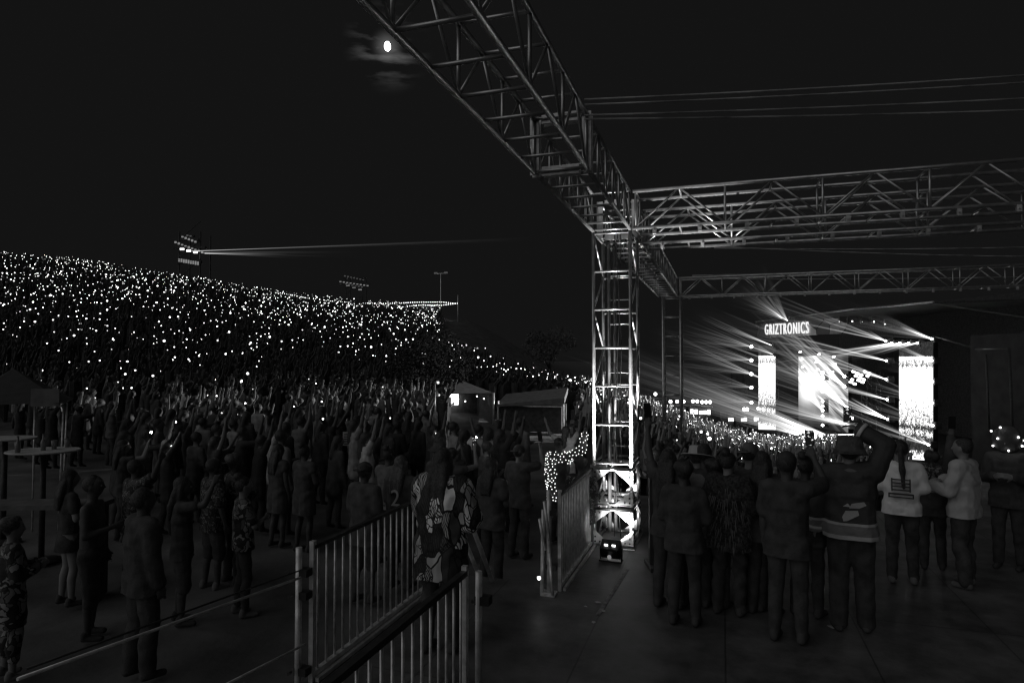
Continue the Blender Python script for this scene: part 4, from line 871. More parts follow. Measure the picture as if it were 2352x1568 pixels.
def pole(label, x, y0, y1, d, lamps=False):
    a = D(*za(x, y1), d); c = D(*za(x, y0), d); t = empty('light_pole', a, label, 'pole', 'poles on the hill'); b = MB(); b.tube((0, 0, -2), (0, 0, (c - a).z), .09, .07, 8); b.obj('shaft', M['steel'], t, True)
    if lamps:
        for s in (-1, 1): b = MB(); b.box((s * .9, 0, (c - a).z + .1), (.5, .3, .25)); b.obj('lamp_head', M['dimlamp'], t)
        b = MB(); b.box((0, 0, (c - a).z), (2, .1, .1)); b.obj('crossarm', M['steel'], t)
pole('tall festoon pole where all the strands end', 1855, 745, 905, 98); pole('short festoon pole at the crest end of the strands', 250, 785, 850, 96); pole('festoon pole beside the lit bar', 1507, 833, 900, 99); pole('tall pole with two dim lamp heads above the bar', 1697, 548, 900, 104, True)
def booth(label, x0, x1, y0, y1, d, lights=9, sign=None, roof=True, name='bar_building', bz=None, br='sign'):
    a = D(*za(x0, y1), d); c = D(*za(x1, y0), d); wid = (D(*za(x1, y1), d) - a).length; h = c.z - a.z; t = empty(name, D(*za((x0 + x1) / 2, y1), d), label, 'building', 'lit bars and booths', YAW)
    b = MB(); b.box((0, 1.5, h / 2 - 1.5), (wid, 3, h + 3)); b.obj('wall', M['dim'], t)
    if roof: b = MB(); b.box((0, 1.2, h + .12), (wid + .6, 4.2, .22)); b.obj('roof', M['grey'], t)
    for i in range(lights):
        w_ = wid / lights; bw = w_ * random.uniform(.35, .8); bh = h * random.uniform(.25, .7); b = MB(); b.box((-wid / 2 + w_ * (i + .5), -.06, h * random.uniform(.4, .6)), (bw, .1, bh)); b.obj('serving_window', M[random.choice((br, br, 'dimsign'))], t)
    for sx, sw, sh in (sign or ()): b = MB(); b.box((sx * wid, -.1, h + .8), (sw, .12, sh)); b.obj('lit_sign', M['sign'], t)
booth('long lit bar with serving windows under the strands', 760, 970, 868, 936, 95, 12); booth('short bright booth beside the long bar', 1116, 1224, 882, 934, 95, 5); booth('dim low stall at the crest end of the bar row', 410, 500, 830, 850, 94, 0)
def lit_panel(label, x0, x1, y0, y1, d): a = D(*za(x0, y0), d); c = D(*za(x1, y1), d); t = empty('lit_sign', a.lerp(c, .5), label, 'sign', 'lit signs over the bars', YAW); b = MB(); b.box((0, 0, 0), ((c - a).length * .9, .15, abs(a.z - c.z))); b.obj('face', M['sign'], t); b = MB(); b.box((0, .14, 0), ((c - a).length * .95, .1, abs(a.z - c.z) * 1.1)); b.obj('frame', M['blacksteel'], t)
lit_panel('bright signboard above the long bar', 660, 710, 839, 857, 93.5); lit_panel('bright signboard above the short booth', 1176, 1219, 847, 865, 93.5)
b = MB(); b.ball(D(*za(1314, 875), 94), .42, 12, 8); tag(b.obj('work_light', M['glow']), 'single glaring lamp beside the short booth', 'lamp')
def light_tower(label, px, py0, py1, d, rows, w_, beams):
    a = D(px, py1, d); c = D(px, py0, d); h = c.z - a.z; t = empty('lighting_tower', a, label, 'lighting tower', 'lighting towers on the hill', YAW)
    for x in (-1, 1):
        for y in (-1, 1): b = MB(); b.tube((x * w_ / 2, y * w_ / 2, -1), (x * w_ / 2, y * w_ / 2, h), .06, .06, 6); b.obj('leg', M['blacksteel'], t, True)
    z = 0; k = 0
    while z < h - .5: b = MB(); b.tube((-w_ / 2, -w_ / 2, z), (w_ / 2, -w_ / 2, z + w_ * .9), .035); b.obj('brace', M['blacksteel'], t); z += w_ * .9
    for py, n, wr, m, slope in rows:
        z = (D(px, py, d) - a).z; bx = MB(); bx.box((0, -w_ / 2, z), (wr + .2, .25, .14)); rk = bx.obj('lamp_row', M['blacksteel'], t)
        for i in range(n): q = (i + .5) / n - .5; b = MB(); b.box((q * wr, -w_ / 2 - .16, z - q * slope), (wr / n * .55, .08, random.uniform(.08, .16))); b.obj('lamp', M[m], rk)
    return t
LT = light_tower('tall scaffold lighting tower with rows of lamps rising from the hill', 445, 535, 770, 52, ((545, 2, .5, 'dimlamp', .1), (553, 5, 1.3, 'dimsign', .5), (571, 9, 2.4, 'dimsign', .9), (579, 3, 1.6, 'spark', .4), (602, 9, 1.7, 'dimsign', .3), (606, 9, 1.7, 'dimsign', .3)), 1.7, 0)
light_tower('small distant lamp rack above the bar row', 818, 636, 712, 85, ((640, 7, 2.8, 'dimlamp', .6), (653, 9, 4.0, 'dimsign', .6), (657, 6, 2.5, 'dimlamp', .5), (662, 3, 2.4, 'dimsign', .8)), 2.2, 0)
# ---------------------------------------------------------------- tents, trees
def tent():
    p = G(1062, 985, -.4); t = empty('frame_tent', (p.x, p.y, ground_at(p)), 'pale peaked frame tent glowing inside among the crowd', 'tent', None, YAW + R(12)); d = toLD(p)[1]; k = d / 640 / 2.297
    w_, dp, e, ap = 105 * k, 4.2, (985 - 947) * k + .55, (985 - 924) * k + .55
    b = MB(); x, y = w_ / 2, dp / 2; b.add([(-x, -y, e), (x, -y, e), (x, y, e), (-x, y, e), (0, 0, ap)], [(0, 1, 4), (1, 2, 4), (2, 3, 4), (3, 0, 4)]); b.add([(-x, -y, e - .02), (x, -y, e - .02), (x, y, e - .02), (-x, y, e - .02), (0, 0, ap - .02)], [(4, 1, 0), (4, 2, 1), (4, 3, 2), (4, 0, 3)]); b.obj('roof_cloth', M['tent'], t)
    for a in (-1, 1):
        for c in (-1, 1): b = MB(); b.tube((a * x, c * y, 0), (a * x, c * y, e), .04, .04, 8); b.obj('pole', M['steel'], t, True)
    b = MB(); b.box((0, y - .02, e / 2), (w_, .02, e)); b.obj('back_wall', M['dim'], t); b = MB(); b.box((x - .01, 0, e / 2), (.02, dp, e)); b.obj('side_wall', M['dim'], t)
    b = MB(); b.box((-.4, y - .3, e * .62), (.9, .05, .5)); b.obj('lit_menu', M['sign'], t)
    for q in range(5): b = MB(); b.ball((-x + w_ * (q + .5) / 5 + .1 * (q % 2), -y + 1.2, e - .2 - .1 * (q % 3)), .03, 8, 6); b.obj('lamp', M['glow'], t)
tent()
def trailer():
    p = G(1225, 992, -.4); t = empty('concession_trailer', (p.x, p.y, ground_at(p)), 'long pale awning stall with a lit counter beside the tent', 'stall', None, YAW - R(8)); d = toLD(p)[1]; k = d / 640 / 2.297; w_ = 150 * k; e = 52 * k + .5
    b = MB(); b.add([(-w_ / 2, -1.2, e - .35), (w_ / 2, -1.2, e - .05), (w_ / 2, 1.4, e + .25), (-w_ / 2, 1.4, e - .05), (-w_ / 2, -1.2, e - .42), (w_ / 2, -1.2, e - .3), (w_ / 2, 1.4, e + .0), (-w_ / 2, 1.4, e - .12)], [(0, 1, 2, 3), (7, 6, 5, 4), (0, 4, 5, 1), (1, 5, 6, 2), (2, 6, 7, 3), (3, 7, 4, 0)]); b.obj('awning', M['tent'], t)
    b = MB(); b.box((0, 1.0, e / 2 - .2), (w_ * .96, .5, e - .5)); b.obj('wall', M['grey'], t); b = MB(); b.box((0, -.6, .5), (w_ * .9, .5, 1.0)); b.obj('counter', M['dim'], t)
    for x in (-.42, -.1, .2): b = MB(); b.ball((w_ * x, -.3, e - .6), .05, 8, 6); b.obj('lamp', M['spark'], t)
    b = MB(); b.box((w_ * .33, -.1, e - .75), (.32, .06, .3)); b.obj('screen', M['dimsign'], t)
    for x in (-.48, .48): b = MB(); b.tube((w_ * x, -1.1, 0), (w_ * x, -1.1, e - .2), .04); b.obj('pole', M['steel'], t)
trailer()
def tree(label, base, h, rad, n=1500, seed=1, leafm='leaf', size=.16):
    rs = random.Random(seed); t = empty('tree', base, label, 'tree', 'dark trees'); b = MB(); b.tube((0, 0, -.3), (.05, 0, h * .45), rad * .09, rad * .06, 8); limbs = []
    for i in range(7):
        a = i * .9 + rs.random(); e = V((math.cos(a) * rad * .6, math.sin(a) * rad * .6, h * rs.uniform(.55, .9))); b.tube((.04, 0, h * rs.uniform(.3, .45)), e, rad * .045, rad * .015, 6); limbs.append(e)
    b.obj('trunk', M['bark'], t, True); b = MB(); cl = [(e + V((rs.gauss(0, .2), rs.gauss(0, .2), rs.gauss(0, .15))) * rad, rad * rs.uniform(.28, .5)) for e in limbs for _ in range(3)]
    for i in range(n):
        c, r = rs.choice(cl); v = V((rs.gauss(0, 1), rs.gauss(0, 1), rs.gauss(0, .8))).normalized() * r * rs.uniform(.5, 1) ** .5; p = c + v; u = V((rs.gauss(0, 1), rs.gauss(0, 1), rs.gauss(0, 1))).normalized(); q = u.orthogonal().normalized(); s = size * rs.uniform(.6, 1.2)
        b.add([p - u * s, p + q * s * .45, p + u * s, p - q * s * .45], [(0, 1, 2, 3)])
    b.obj('crown', M[leafm], t)
def gp(px, py, d): p = D(px, py, d); return V((p.x, p.y, ground_at(p)))
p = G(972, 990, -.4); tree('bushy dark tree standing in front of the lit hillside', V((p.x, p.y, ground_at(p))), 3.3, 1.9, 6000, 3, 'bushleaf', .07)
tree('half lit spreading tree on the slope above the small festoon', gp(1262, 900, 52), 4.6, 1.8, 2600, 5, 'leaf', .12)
# vendor booths beyond the stage crowd
def zc(x, y): return ((1920 + x / 2.45) / 1.6327, (1280 + y / 2.45) / 1.6327)
def vbooth(label, x0, x1, y0, y1, d, nwin, bulbs, br='sign'):
    a = D(*zc(x0, y1), d); c = D(*zc(x1, y0), d); wid = (D(*zc(x1, y1), d) - a).length; h = c.z - a.z; t = empty('vendor_booth', D(*zc((x0 + x1) / 2, y1), d), label, 'booth', 'vendor booths beyond the stage crowd', YAW)
    b = MB(); b.box((0, 1.2, h / 2 - 1.2), (wid * 1.05, 2, h + 2.8)); b.obj('wall', M['dark'], t); b = MB(); b.box((0, .9, h + .3), (wid * 1.15, 2.8, .15)); b.obj('roof', M['dim'], t)
    for i in range(nwin): w_ = wid / nwin; b = MB(); b.box((-wid / 2 + w_ * (i + .5), .1, h * random.uniform(.45, .55)), (w_ * random.uniform(.6, .92), .12, h * random.uniform(.6, .95))); b.obj('serving_window', M[br], t)
    for i in range(bulbs): b = MB(); b.ball((-wid / 2 + wid * (i + .5) / bulbs, -.3, h + .75), .16, 8, 6); b.obj('bulb', M['bulb'], t)
vbooth('bright canopy booth just past the uplit tower', 1262, 1362, 552, 592, 60, 1, 1); vbooth('long lit booth seen through the thin distant tower', 1420, 1600, 620, 660, 60, 4, 3); vbooth('brightest booth with a row of lamps on its roof', 1636, 1715, 618, 668, 60, 2, 2); vbooth('bright booth next along from the brightest one', 1722, 1830, 625, 672, 60, 3, 3); vbooth('small lit booth in front of the stage screens', 1990, 2042, 698, 734, 56, 2, 0); vbooth('small double windowed booth by the tall screen', 2110, 2162, 698, 732, 55, 2, 2); vbooth('last lit booth at the foot of the tall screen', 2228, 2280, 692, 730, 54, 2, 1); vbooth('dim cluster of booths behind the uplit tower', 925, 1090, 605, 660, 58, 5, 4, 'dimsign')
strand('short festoon curling above the sloping tree', [zc(375, 403), zc(420, 430), zc(485, 432)], 50, 6)
# ---------------------------------------------------------------- stage
def azp(px): return (px * S - 512) / F
def fd(px, off=0.0): return (26.82 + off) / (azp(px) + .133)      # depth of the stage front plane at a picture column
def FP(px, py, off=0.0): return D(px, py, fd(px, off))
SN = (LD(-1, 0) + LD(0, -.133)).normalized(); ST = LD(-.133, 1).normalized()   # stage front normal and direction along the front
def quadbox(b, P4, thick, mi=0):
    q = [V(p) for p in P4]; nrm = -SN * thick; b.add(q + [p + nrm for p in q], [(0, 1, 2, 3), (7, 6, 5, 4), (0, 4, 5, 1), (1, 5, 6, 2), (2, 6, 7, 3), (3, 7, 4, 0)], mi)
def screen_mat(name, kind):
    m, n, l = nodes(name); n.remove(n['Principled BSDF']); t = n.new('ShaderNodeTexCoord'); e = n.new('ShaderNodeEmission'); sx = n.new('ShaderNodeSeparateXYZ'); l.new(t.outputs['Generated'], sx.inputs[0])
    def math_(op, a, b_=None, c=None):
        k = n.new('ShaderNodeMath'); k.operation = op
        for i, v in enumerate((a, b_, c)):
            if v is None: continue
            if isinstance(v, (int, float)): k.inputs[i].default_value = v
            else: l.new(v, k.inputs[i])
        return k.outputs[0]
    def ramp(v, stops, const=True):
        r = n.new('ShaderNodeValToRGB'); r.color_ramp.interpolation = 'CONSTANT' if const else 'LINEAR'
        for i, (p, c) in enumerate(stops): q = r.color_ramp.elements[i] if i < 2 else r.color_ramp.elements.new(p); q.position = p; q.color = (c, c, c, 1)
        l.new(v, r.inputs['Fac']); return r.outputs['Color']
    if kind == 'imag':       # picture of the crowd: bright sky mass, speckled heads, dark band, pale figure below
        mp = n.new('ShaderNodeMapping'); mp.inputs['Scale'].default_value = (5, 5, 11); l.new(t.outputs['Generated'], mp.inputs['Vector'])
        no = n.new('ShaderNodeTexNoise'); no.inputs['Scale'].default_value = 2.2; no.inputs['Detail'].default_value = 5; l.new(mp.outputs[0], no.inputs['Vector'])
        vo = n.new('ShaderNodeTexNoise'); vo.inputs['Scale'].default_value = 3.6; vo.inputs['Detail'].default_value = 3; vo.inputs['Distortion'].default_value = 1.5; l.new(mp.outputs[0], vo.inputs['Vector'])
        lev = ramp(sx.outputs['Z'], ((0, .8), (.08, .45), (.12, .08), (.20, .2), (.25, .5), (.29, .25), (.32, .45), (.42, .53), (.55, .66), (.64, .9), (.76, .95), (.80, .42), (.85, .55), (.87, 1.0), (.885, .05)), False)
        thr = math_('MULTIPLY_ADD', vo.outputs['Fac'], -1.5, .75); g = ramp(math_('ADD', thr, lev), ((0, .02), (.40, .06), (.50, 1.0)), False)
        s = math_('MULTIPLY', g, 1.3)
    elif kind == 'show':     # bright flare with rays
        vx = math_('SUBTRACT', sx.outputs['Y'], .78); vz = math_('SUBTRACT', sx.outputs['Z'], .58); d2 = math_('ADD', math_('MULTIPLY', math_('MULTIPLY', vx, vx), .8), math_('MULTIPLY', vz, vz)); core = math_('DIVIDE', .05, math_('ADD', d2, .014)); u = math_('SUBTRACT', 1.0, sx.outputs['Y']); sd_ = math_('MULTIPLY_ADD', u, .6, sx.outputs['Z']); td = math_('MULTIPLY_ADD', u, -.6, sx.outputs['Z']); cb = n.new('ShaderNodeCombineXYZ'); l.new(math_('MULTIPLY', sd_, 17), cb.inputs[0]); l.new(math_('MULTIPLY', td, 1.6), cb.inputs[1]); n2 = n.new('ShaderNodeTexNoise'); n2.inputs['Scale'].default_value = 1; n2.inputs['Detail'].default_value = 3; l.new(cb.outputs[0], n2.inputs['Vector']); slant = math_('MULTIPLY', ramp(n2.outputs['Fac'], ((0, 0), (.42, .1), (.58, 1)), False), ramp(math_('MULTIPLY', sd_, .6), ((0, 0), (.36, .0), (.46, 1), (.58, .7), (.72, 1), (.8, 0)), False))
        no = n.new('ShaderNodeTexNoise'); no.inputs['Scale'].default_value = 5; no.inputs['Detail'].default_value = 6; l.new(t.outputs['Generated'], no.inputs['Vector']); s = math_('MULTIPLY_ADD', slant, .8, math_('MULTIPLY', core, .55)); s = math_('ADD', s, math_('MULTIPLY', ramp(no.outputs['Fac'], ((0, 0), (.5, .02), (.7, .12)), False), .5))
        s = math_('MULTIPLY', s, ramp(sx.outputs['Z'], ((0, .05), (.3, .35), (.5, 1), (.95, 1)), False))
    l.new(s, e.inputs['Strength']); l.new(e.outputs[0], n['Material Output'].inputs['Surface']); m.cycles.emission_sampling = 'FRONT_BACK' if False else 'AUTO'
    return m
def led(label, x0, x1, y00, y01, y10, y11, m, off=0.0):
    """a screen whose face spans columns x0..x1; top/bottom rows at each end"""
    c = FP((x0 + x1) / 2, (y00 + y01) / 2, off); t = empty('led_screen', c, label, 'screen', 'screens of the stage'); o = V(t.location); q = [FP(x0, y01, off) - o, FP(x1, y11, off) - o, FP(x1, y10, off) - o, FP(x0, y00, off) - o]
    b = MB(); quadbox(b, q, .08); b.obj('picture', m, t); b = MB(); quadbox(b, [p - SN * .12 for p in q], .25); b.obj('cabinet', M['rubber'], t)
IM = screen_mat('screen crowd picture', 'imag')
led('tall wide screen with a crowd picture by the dark stage wing', 2065, 2140, 789, 1052, 783, 1057, IM); led('tall narrow screen with a crowd picture at the far stage end', 1742, 1779, 793, 985, 791, 986, IM); led('dim central screen with a glaring burst between the tall screens', 1834, 1946, 818, 1004, 812, 1024, screen_mat('screen flare picture', 'show'), 5.5)
def stage():
    g0 = -4.4; c = FP(1940, 1000); t = empty('concert_stage', (c.x, c.y, g0), 'large dark concert stage with roof and black side wings', 'stage'); o = V(t.location); ang = math.atan2(ST.y, ST.x)
    lo = LD(22.6, 33); le = LD(19.3, 56)
    rot = Matrix.Rotation(ang, 3, 'Z')          # local x runs along the front, away from the camera
    mid = (lo + le) / 2; L_ = (le - lo).length; cx = (mid - V((o.x, o.y, 0))); cx.z = 0; back = -SN
    def bx(name, along, depth, z, size, m): b = MB(); b.box(cx + ST * along + back * depth + V((0, 0, z)), size, rot); return b.obj(name, M[m], t)
    bx('stage_floor', 0, 6, 1.0, (L_, 12, .9), 'scrim'); bx('back_wall', 0, 12.2, 5.5, (L_ + 6, .3, 12), 'black'); bx('side_wing', -L_ / 2 - 3.0, 1.2, 4.0, (5.6, .25, 8.6), 'scrim'); bx('side_wing', -L_ / 2 - 1.0, 7.5, 4.0, (.3, 9, 8.6), 'scrim')
    bx('side_wing', L_ / 2 + 1.5, 1.2, 4.0, (2.6, .25, 8.6), 'scrim')
    # vaulted roof: shell over the front, apex towards the camera end
    prof = [(FP(1735, 748), FP(1735, 738)), (FP(1815, 731), FP(1815, 728)), (FP(1964, 713), FP(1964, 709)), (FP(2144, 697), FP(2144, 693))]
    b = MB(); vs = []
    for lo_, hi_ in prof: vs += [lo_ - o, hi_ - o, hi_ - o + back * 13 + V((0, 0, .6)), lo_ - o + back * 13 + V((0, 0, .6))]
    fs = []
    for i in range(3):
        for j in range(4): a = i * 4 + j; k = i * 4 + (j + 1) % 4; fs.append((a, k, k + 4, a + 4))
    fs += [(3, 2, 1, 0), (12, 13, 14, 15)]; b.add(vs, fs); b.obj('roof', M['black'], t)
    bars(t, 'roof_edge', [(prof[i][1] - o, prof[i + 1][1] - o) for i in range(3)], .06, M['truss'])
    bars(t, 'wing_post', [(FP(2318, 800, -3) - o, FP(2328, 1040, -3) - o), (FP(2265, 812) - o, FP(2272, 985) - o)], .05, M['blacksteel'])
    bars(t, 'wing_rail', [(FP(2240, 801) - o, FP(2318, 799, -3) - o), (FP(2147, 772) - o, FP(2240, 799) - o), (FP(2144, 695) - o, FP(2400, 736, 0) - o)], .035, M['blacksteel'])
    # lattice legs inside the opening
    for px, py0, py1, off in ((2003, 850, 1010, 3), (2024, 850, 1010, 3), (1990, 900, 1010, 3.4)):
        a, c2 = FP(px, py1, off) - o, FP(px, py0, off) - o; sg = [(a + ST * s, c2 + ST * s) for s in (0, .45)]; k = 0; z = 0; h = c2.z - a.z
        while z < h - .5: sg += [(a + V((0, 0, z)), a + ST * .45 + V((0, 0, z + .45)))]; z += .45
        bars(t, 'lattice_leg', sg, .035, M['blacksteel'], 5)
    for i, (yy, x0, x1) in enumerate(((998, 1862, 2010), (1007, 1856, 2010), (1015, 1852, 2010), (1026, 1860, 2018), (1038, 1868, 2012))):
        if True: bars(t, 'lit_riser_edge', [(FP(x0, yy, .6) - o, FP(x1, yy - 2, .6) - o)], .028, M['sign'])
    for i in range(14): bars(t, 'rig_lamp', [(FP(1958 + (i % 5) * 9 - (i // 5) * 3, 852 + (i // 5) * 10 + (i % 3) * 4, 3) - o, FP(1962 + (i % 5) * 9 - (i // 5) * 3, 853 + (i // 5) * 10 + (i % 3) * 4, 3) - o)], .09, M['spark'], 6)
    for i in range(9): x = 1836 + (i * 37) % 108; y = 808 + (i * 23) % 52; bars(t, 'rig_lamp', [(FP(x, y, 4.6) - o, FP(x + 4, y - 1, 4.6) - o)], .07, M['spark'], 6)
stage()
def banner():
    off = -.6; P4 = [FP(1738, 776, off), FP(1868, 768, off), FP(1872, 733, off), FP(1743, 744, off)]; c = (P4[0] + P4[2]) / 2; t = empty('stage_banner', c, 'wide printed fascia banner with large block lettering on the stage roof', 'banner'); o = V(t.location)
    m = patterned('banner print', .10, .55, 1.0, .015); b = MB(); quadbox(b, [p - o for p in P4], .25); b.obj('cloth', m, t)
    e = [P4[1] - o, P4[2] - o]; b = MB(); pr = [e[0], e[1]]; last = pr
    for k in range(1, 7):
        a = k * .22; sh = -ST * (1.1 * math.sin(a) * 1.6) - SN * (1.4 * (1 - math.cos(a))); nw = [e[0] + sh, e[1] + sh]; b.add([last[0], nw[0], nw[1], last[1]] + [q - SN * .12 for q in (last[0], nw[0], nw[1], last[1])], [(0, 1, 2, 3), (7, 6, 5, 4), (0, 4, 5, 1), (2, 6, 7, 3), (0, 3, 7, 4), (1, 5, 6, 2)]); last = nw
    b.obj('wrapped_end', m, t)
    X = (P4[1] - P4[0]); X.z = 0; Xn = X.normalized(); a0 = FP(1760, 756, off); a1 = FP(1860, 751, off); wdt = ((a1 - a0)).length
    tx = text('GRIZTRONICS', 1.0, M['letters'], 'lettering', t, .03, 1.3); me = tx.data; n = len(me.vertices); co = np.empty(n * 3); me.vertices.foreach_get('co', co); co = co.reshape(-1, 3); x0, x1 = co[:, 0].min(), co[:, 0].max(); y0, y1 = co[:, 1].min(), co[:, 1].max()
    right = (a1 - a0).normalized(); h = (FP(1800, 741, off) - FP(1800, 766, off)).length; zax = V((0, 0, 1)); nrm = SN
    out = []
    for x, y, z in co: u = (x - x0) / (x1 - x0); v = (y - y0) / (y1 - y0) - .5; out.append(tuple(a0.lerp(a1, u) + zax * (v * h) + nrm * (.10 + z) - o))
    me.vertices.foreach_set('co', np.array(out).ravel()); me.update()
    # letters stand a little bolder
    md = tx.modifiers.new('bold', 'SOLIDIFY'); md.thickness = .006; md.offset = 0
banner()
# ---- moving lamps with beams painted as glowing cones
def beam_mat(name, s):  # glowing see-through surface painted for lamp light caught in haze
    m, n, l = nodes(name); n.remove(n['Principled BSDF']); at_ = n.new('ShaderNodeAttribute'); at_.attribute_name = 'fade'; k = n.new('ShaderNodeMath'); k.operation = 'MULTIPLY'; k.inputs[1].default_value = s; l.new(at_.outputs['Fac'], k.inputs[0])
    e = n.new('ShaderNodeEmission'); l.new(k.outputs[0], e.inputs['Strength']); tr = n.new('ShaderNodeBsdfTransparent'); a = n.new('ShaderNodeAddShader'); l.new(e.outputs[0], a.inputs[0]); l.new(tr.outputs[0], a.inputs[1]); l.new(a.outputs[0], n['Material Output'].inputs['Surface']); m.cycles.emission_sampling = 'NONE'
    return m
BM = {k: beam_mat('painted beam glow ' + k, v) for k, v in (('faint', .05), ('soft', .14), ('mid', .42), ('bright', 1.9))}
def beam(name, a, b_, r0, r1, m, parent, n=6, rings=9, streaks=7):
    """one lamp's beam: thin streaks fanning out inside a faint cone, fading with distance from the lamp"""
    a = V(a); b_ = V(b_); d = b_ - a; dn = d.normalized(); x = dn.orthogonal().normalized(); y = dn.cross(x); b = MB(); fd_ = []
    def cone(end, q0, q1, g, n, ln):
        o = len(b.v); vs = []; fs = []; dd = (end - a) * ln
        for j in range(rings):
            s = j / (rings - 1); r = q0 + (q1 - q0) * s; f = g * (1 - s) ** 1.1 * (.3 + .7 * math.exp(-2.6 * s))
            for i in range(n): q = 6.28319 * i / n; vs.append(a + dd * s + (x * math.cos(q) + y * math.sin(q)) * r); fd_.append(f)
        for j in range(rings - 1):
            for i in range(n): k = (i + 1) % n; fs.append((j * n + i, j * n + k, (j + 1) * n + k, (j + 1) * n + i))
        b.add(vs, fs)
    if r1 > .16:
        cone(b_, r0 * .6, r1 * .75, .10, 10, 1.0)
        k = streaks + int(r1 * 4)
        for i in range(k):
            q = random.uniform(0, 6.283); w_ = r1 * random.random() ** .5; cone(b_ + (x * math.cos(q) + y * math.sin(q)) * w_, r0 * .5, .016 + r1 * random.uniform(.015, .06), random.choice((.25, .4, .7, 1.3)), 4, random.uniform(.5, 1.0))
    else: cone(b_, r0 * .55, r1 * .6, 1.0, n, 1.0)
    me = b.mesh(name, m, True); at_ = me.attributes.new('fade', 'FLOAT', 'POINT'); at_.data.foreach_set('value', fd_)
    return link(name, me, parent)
def z4(x, y): return ((2880 + x / 2.45) / 1.6327, (800 + y / 2.45) / 1.6327)
def z5(x, y): return ((2880 + x / 2.45) / 1.6327, (1280 + y / 2.45) / 1.6327)
def z6(x, y): return ((1920 + x / 2.45) / 1.6327, (800 + y / 2.45) / 1.6327)
def mover(label, p, subs, off=0.0, size=.065, grp='moving stage lamps', lens=True):
    """a stage lamp at picture point p of the plane off metres behind the stage front; subs: (end point, end radius m, brightness)"""
    src = FP(*p, off); t = empty('stage_lamp', src, label, 'stage lamp', grp); b = MB(); b.box((.12, .08, 0), (.3, .3, .34)); b.obj('housing', M['rubber'], t)
    if lens: b = MB(); b.ball(SN * .16, size, 10, 6); b.obj('lens', M['lens'], t)
    for (e, r1, m) in subs:
        if m in ('soft', 'faint') and off > -.35: q_ = 2.6 if 2000 < p[0] < 2100 else 1.5; e = (p[0] + (e[0] - p[0]) * q_, p[1] + (e[1] - p[1]) * q_)
        de = fd(p[0], off) * .985; beam('painted_beam', SN * .16, D(*e, de) - src, .06, r1, BM[m], t)
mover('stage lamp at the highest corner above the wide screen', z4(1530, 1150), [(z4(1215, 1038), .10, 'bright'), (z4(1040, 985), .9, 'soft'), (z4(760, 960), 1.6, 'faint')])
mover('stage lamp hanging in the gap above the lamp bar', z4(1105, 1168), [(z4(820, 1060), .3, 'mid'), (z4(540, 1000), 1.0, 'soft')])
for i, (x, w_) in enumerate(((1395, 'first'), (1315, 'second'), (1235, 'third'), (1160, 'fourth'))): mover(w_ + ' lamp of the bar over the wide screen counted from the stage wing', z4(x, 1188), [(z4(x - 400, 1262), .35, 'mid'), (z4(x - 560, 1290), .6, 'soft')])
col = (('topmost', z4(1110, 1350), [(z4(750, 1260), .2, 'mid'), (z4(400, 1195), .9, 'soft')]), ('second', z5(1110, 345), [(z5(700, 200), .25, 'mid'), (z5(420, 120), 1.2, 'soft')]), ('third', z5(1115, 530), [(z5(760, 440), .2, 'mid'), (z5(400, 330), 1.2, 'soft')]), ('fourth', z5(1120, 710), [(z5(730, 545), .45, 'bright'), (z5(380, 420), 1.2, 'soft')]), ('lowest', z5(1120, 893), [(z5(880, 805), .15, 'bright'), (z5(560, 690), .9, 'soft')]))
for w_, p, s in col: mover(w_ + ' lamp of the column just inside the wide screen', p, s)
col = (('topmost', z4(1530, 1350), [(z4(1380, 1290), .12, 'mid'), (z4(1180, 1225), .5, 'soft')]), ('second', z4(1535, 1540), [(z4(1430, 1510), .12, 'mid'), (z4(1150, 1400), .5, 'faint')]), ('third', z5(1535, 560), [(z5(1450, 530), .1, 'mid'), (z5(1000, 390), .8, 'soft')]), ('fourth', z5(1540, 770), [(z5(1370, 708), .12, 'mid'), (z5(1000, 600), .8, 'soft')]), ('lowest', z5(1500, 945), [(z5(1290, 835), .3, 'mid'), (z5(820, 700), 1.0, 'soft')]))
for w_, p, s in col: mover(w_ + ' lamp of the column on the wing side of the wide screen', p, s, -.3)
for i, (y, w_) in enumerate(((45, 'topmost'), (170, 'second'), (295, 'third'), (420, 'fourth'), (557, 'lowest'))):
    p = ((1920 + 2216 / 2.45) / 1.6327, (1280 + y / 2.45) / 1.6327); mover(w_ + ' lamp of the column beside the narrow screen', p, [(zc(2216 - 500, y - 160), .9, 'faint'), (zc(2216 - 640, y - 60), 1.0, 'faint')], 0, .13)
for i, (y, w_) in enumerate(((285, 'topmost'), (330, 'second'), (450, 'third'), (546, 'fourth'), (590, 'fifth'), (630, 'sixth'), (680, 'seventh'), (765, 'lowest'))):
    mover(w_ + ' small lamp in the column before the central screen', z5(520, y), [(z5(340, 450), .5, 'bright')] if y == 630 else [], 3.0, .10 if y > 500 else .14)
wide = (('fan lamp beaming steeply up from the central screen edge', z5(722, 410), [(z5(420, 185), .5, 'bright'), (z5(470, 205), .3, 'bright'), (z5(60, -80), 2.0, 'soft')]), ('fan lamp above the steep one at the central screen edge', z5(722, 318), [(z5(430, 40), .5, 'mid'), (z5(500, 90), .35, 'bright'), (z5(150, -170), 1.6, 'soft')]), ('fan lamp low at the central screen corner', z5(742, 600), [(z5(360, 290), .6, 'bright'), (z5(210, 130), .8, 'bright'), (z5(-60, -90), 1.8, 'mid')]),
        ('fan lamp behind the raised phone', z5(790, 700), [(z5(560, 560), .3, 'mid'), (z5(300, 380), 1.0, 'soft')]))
for w_, p, s in wide: mover(w_, p, s, 1.5, .10)
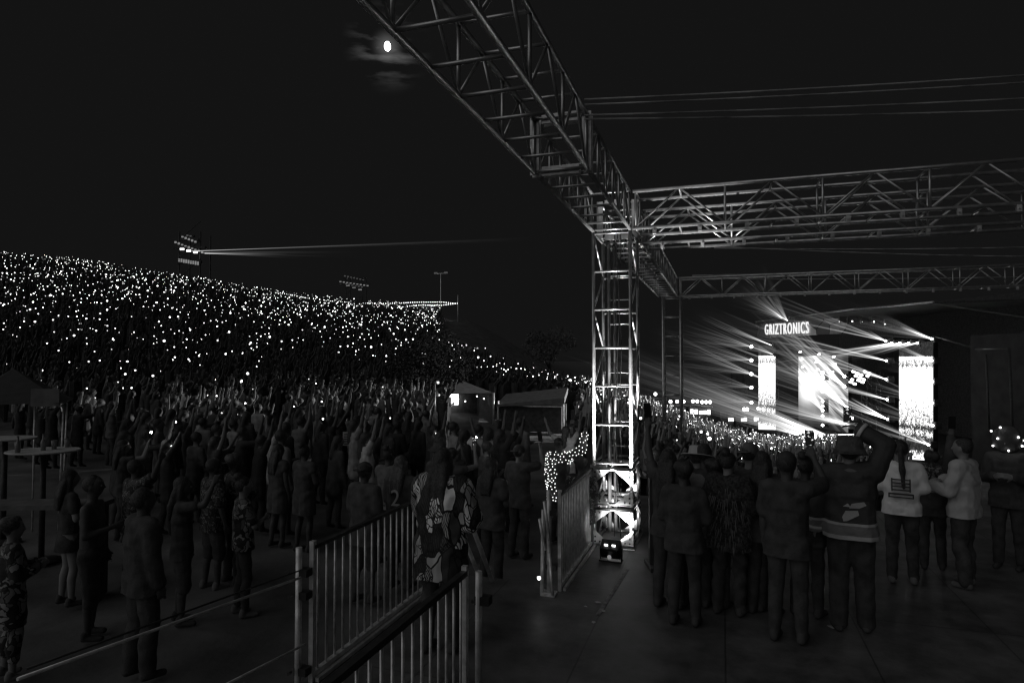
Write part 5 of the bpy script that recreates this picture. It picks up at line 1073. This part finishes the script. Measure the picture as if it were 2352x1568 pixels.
for i, (x, y, ex, ey, w_) in enumerate(((690, 915, 60, 660, 'first'), (670, 918, -20, 740, 'second'), (640, 912, -200, 560, 'third'), (600, 916, -60, 650, 'fourth'), (560, 908, 20, 720, 'fifth'), (500, 900, 160, 800, 'sixth'), (420, 884, 120, 800, 'seventh'), (320, 862, 60, 790, 'eighth'))):
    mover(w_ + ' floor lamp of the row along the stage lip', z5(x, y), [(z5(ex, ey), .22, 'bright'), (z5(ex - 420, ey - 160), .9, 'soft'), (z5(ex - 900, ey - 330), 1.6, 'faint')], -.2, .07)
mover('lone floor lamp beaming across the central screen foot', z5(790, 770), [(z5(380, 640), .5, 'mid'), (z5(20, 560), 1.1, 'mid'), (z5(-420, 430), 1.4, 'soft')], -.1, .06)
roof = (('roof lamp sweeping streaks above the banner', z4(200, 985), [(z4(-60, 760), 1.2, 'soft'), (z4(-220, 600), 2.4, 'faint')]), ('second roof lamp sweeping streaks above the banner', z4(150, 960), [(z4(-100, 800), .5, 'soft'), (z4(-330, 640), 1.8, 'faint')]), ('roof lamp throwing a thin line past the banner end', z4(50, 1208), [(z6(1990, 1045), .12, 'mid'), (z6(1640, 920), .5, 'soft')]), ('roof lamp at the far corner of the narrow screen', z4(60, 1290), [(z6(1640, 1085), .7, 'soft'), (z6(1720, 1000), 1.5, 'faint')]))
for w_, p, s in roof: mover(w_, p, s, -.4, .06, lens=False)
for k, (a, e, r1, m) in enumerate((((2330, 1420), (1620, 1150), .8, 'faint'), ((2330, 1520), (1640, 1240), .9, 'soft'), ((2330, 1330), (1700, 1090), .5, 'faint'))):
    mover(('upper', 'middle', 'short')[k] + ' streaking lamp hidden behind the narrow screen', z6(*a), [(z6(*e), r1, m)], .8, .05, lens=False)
# painted beams of the hill tower lamps reach across the sky
def hill_beam(t, px, py, ex, ey, d, r1, m): o = V(t.location); R2 = Matrix.Rotation(-t.rotation_euler.z, 3, 'Z'); beam('painted_beam', R2 @ (D(px, py, d) - o), R2 @ (D(ex, ey, d * .97) - o), .04, r1, BM[m], t)
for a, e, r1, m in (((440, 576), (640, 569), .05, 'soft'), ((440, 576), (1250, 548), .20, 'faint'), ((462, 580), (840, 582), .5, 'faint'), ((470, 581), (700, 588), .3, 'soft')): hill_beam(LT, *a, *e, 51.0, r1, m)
# strong lamps of the stage that light the raised arms of the crowd
def wash(label, px, py, target, energy, size):
    src = FP(px, py, -1.2); t = empty('wash_light', src, label, 'stage lamp', 'wash lights on the stage roof edge'); d = (target - src).normalized(); b = MB(); b.box((0, 0, 0), (.4, .4, .4)); b.obj('housing', M['rubber'], t); b = MB(); b.ball(d * .25, .04, 8, 6); b.obj('lens', M['spark'], t)
    ld = bpy.data.lights.new('lamp_beam', 'SPOT'); ld.energy = energy; ld.spot_size = R(size); ld.spot_blend = .5; ld.shadow_soft_size = .15; o = bpy.data.objects.new('lamp_beam', ld); COL.objects.link(o); o.parent = t; o.location = d * .4; o.rotation_euler = (-d).to_track_quat('Z', 'Y').to_euler()
wash('wash light on the roof edge facing the near crowd', 2040, 742, LD(-4, 24, 0), 36000, 26)
for k, (px, l, d, e, sz) in enumerate(((1960, 7.5, 24, 80000, 18), (1985, 9.5, 31, 60000, 22), (2010, 11.5, 27, 60000, 22), (1935, 5.5, 33, 60000, 20))):
    wash(('first', 'second', 'third', 'fourth')[k] + ' steep wash light on the roof edge over the stage crowd', px, 734, LD(l, d, -2), e, sz)
# ---------------------------------------------------------------- moon
b = MB(); mp_ = MOON * 900; b.ball((0, 0, 0), 1.0, 24, 16, (4.0, 4.0, 6.0)); o = b.obj('moon', M['moon'], None, True, CAM + mp_); tag(o, 'bright gibbous moon glowing through thin cloud beside the truss', 'moon', None, 'structure')
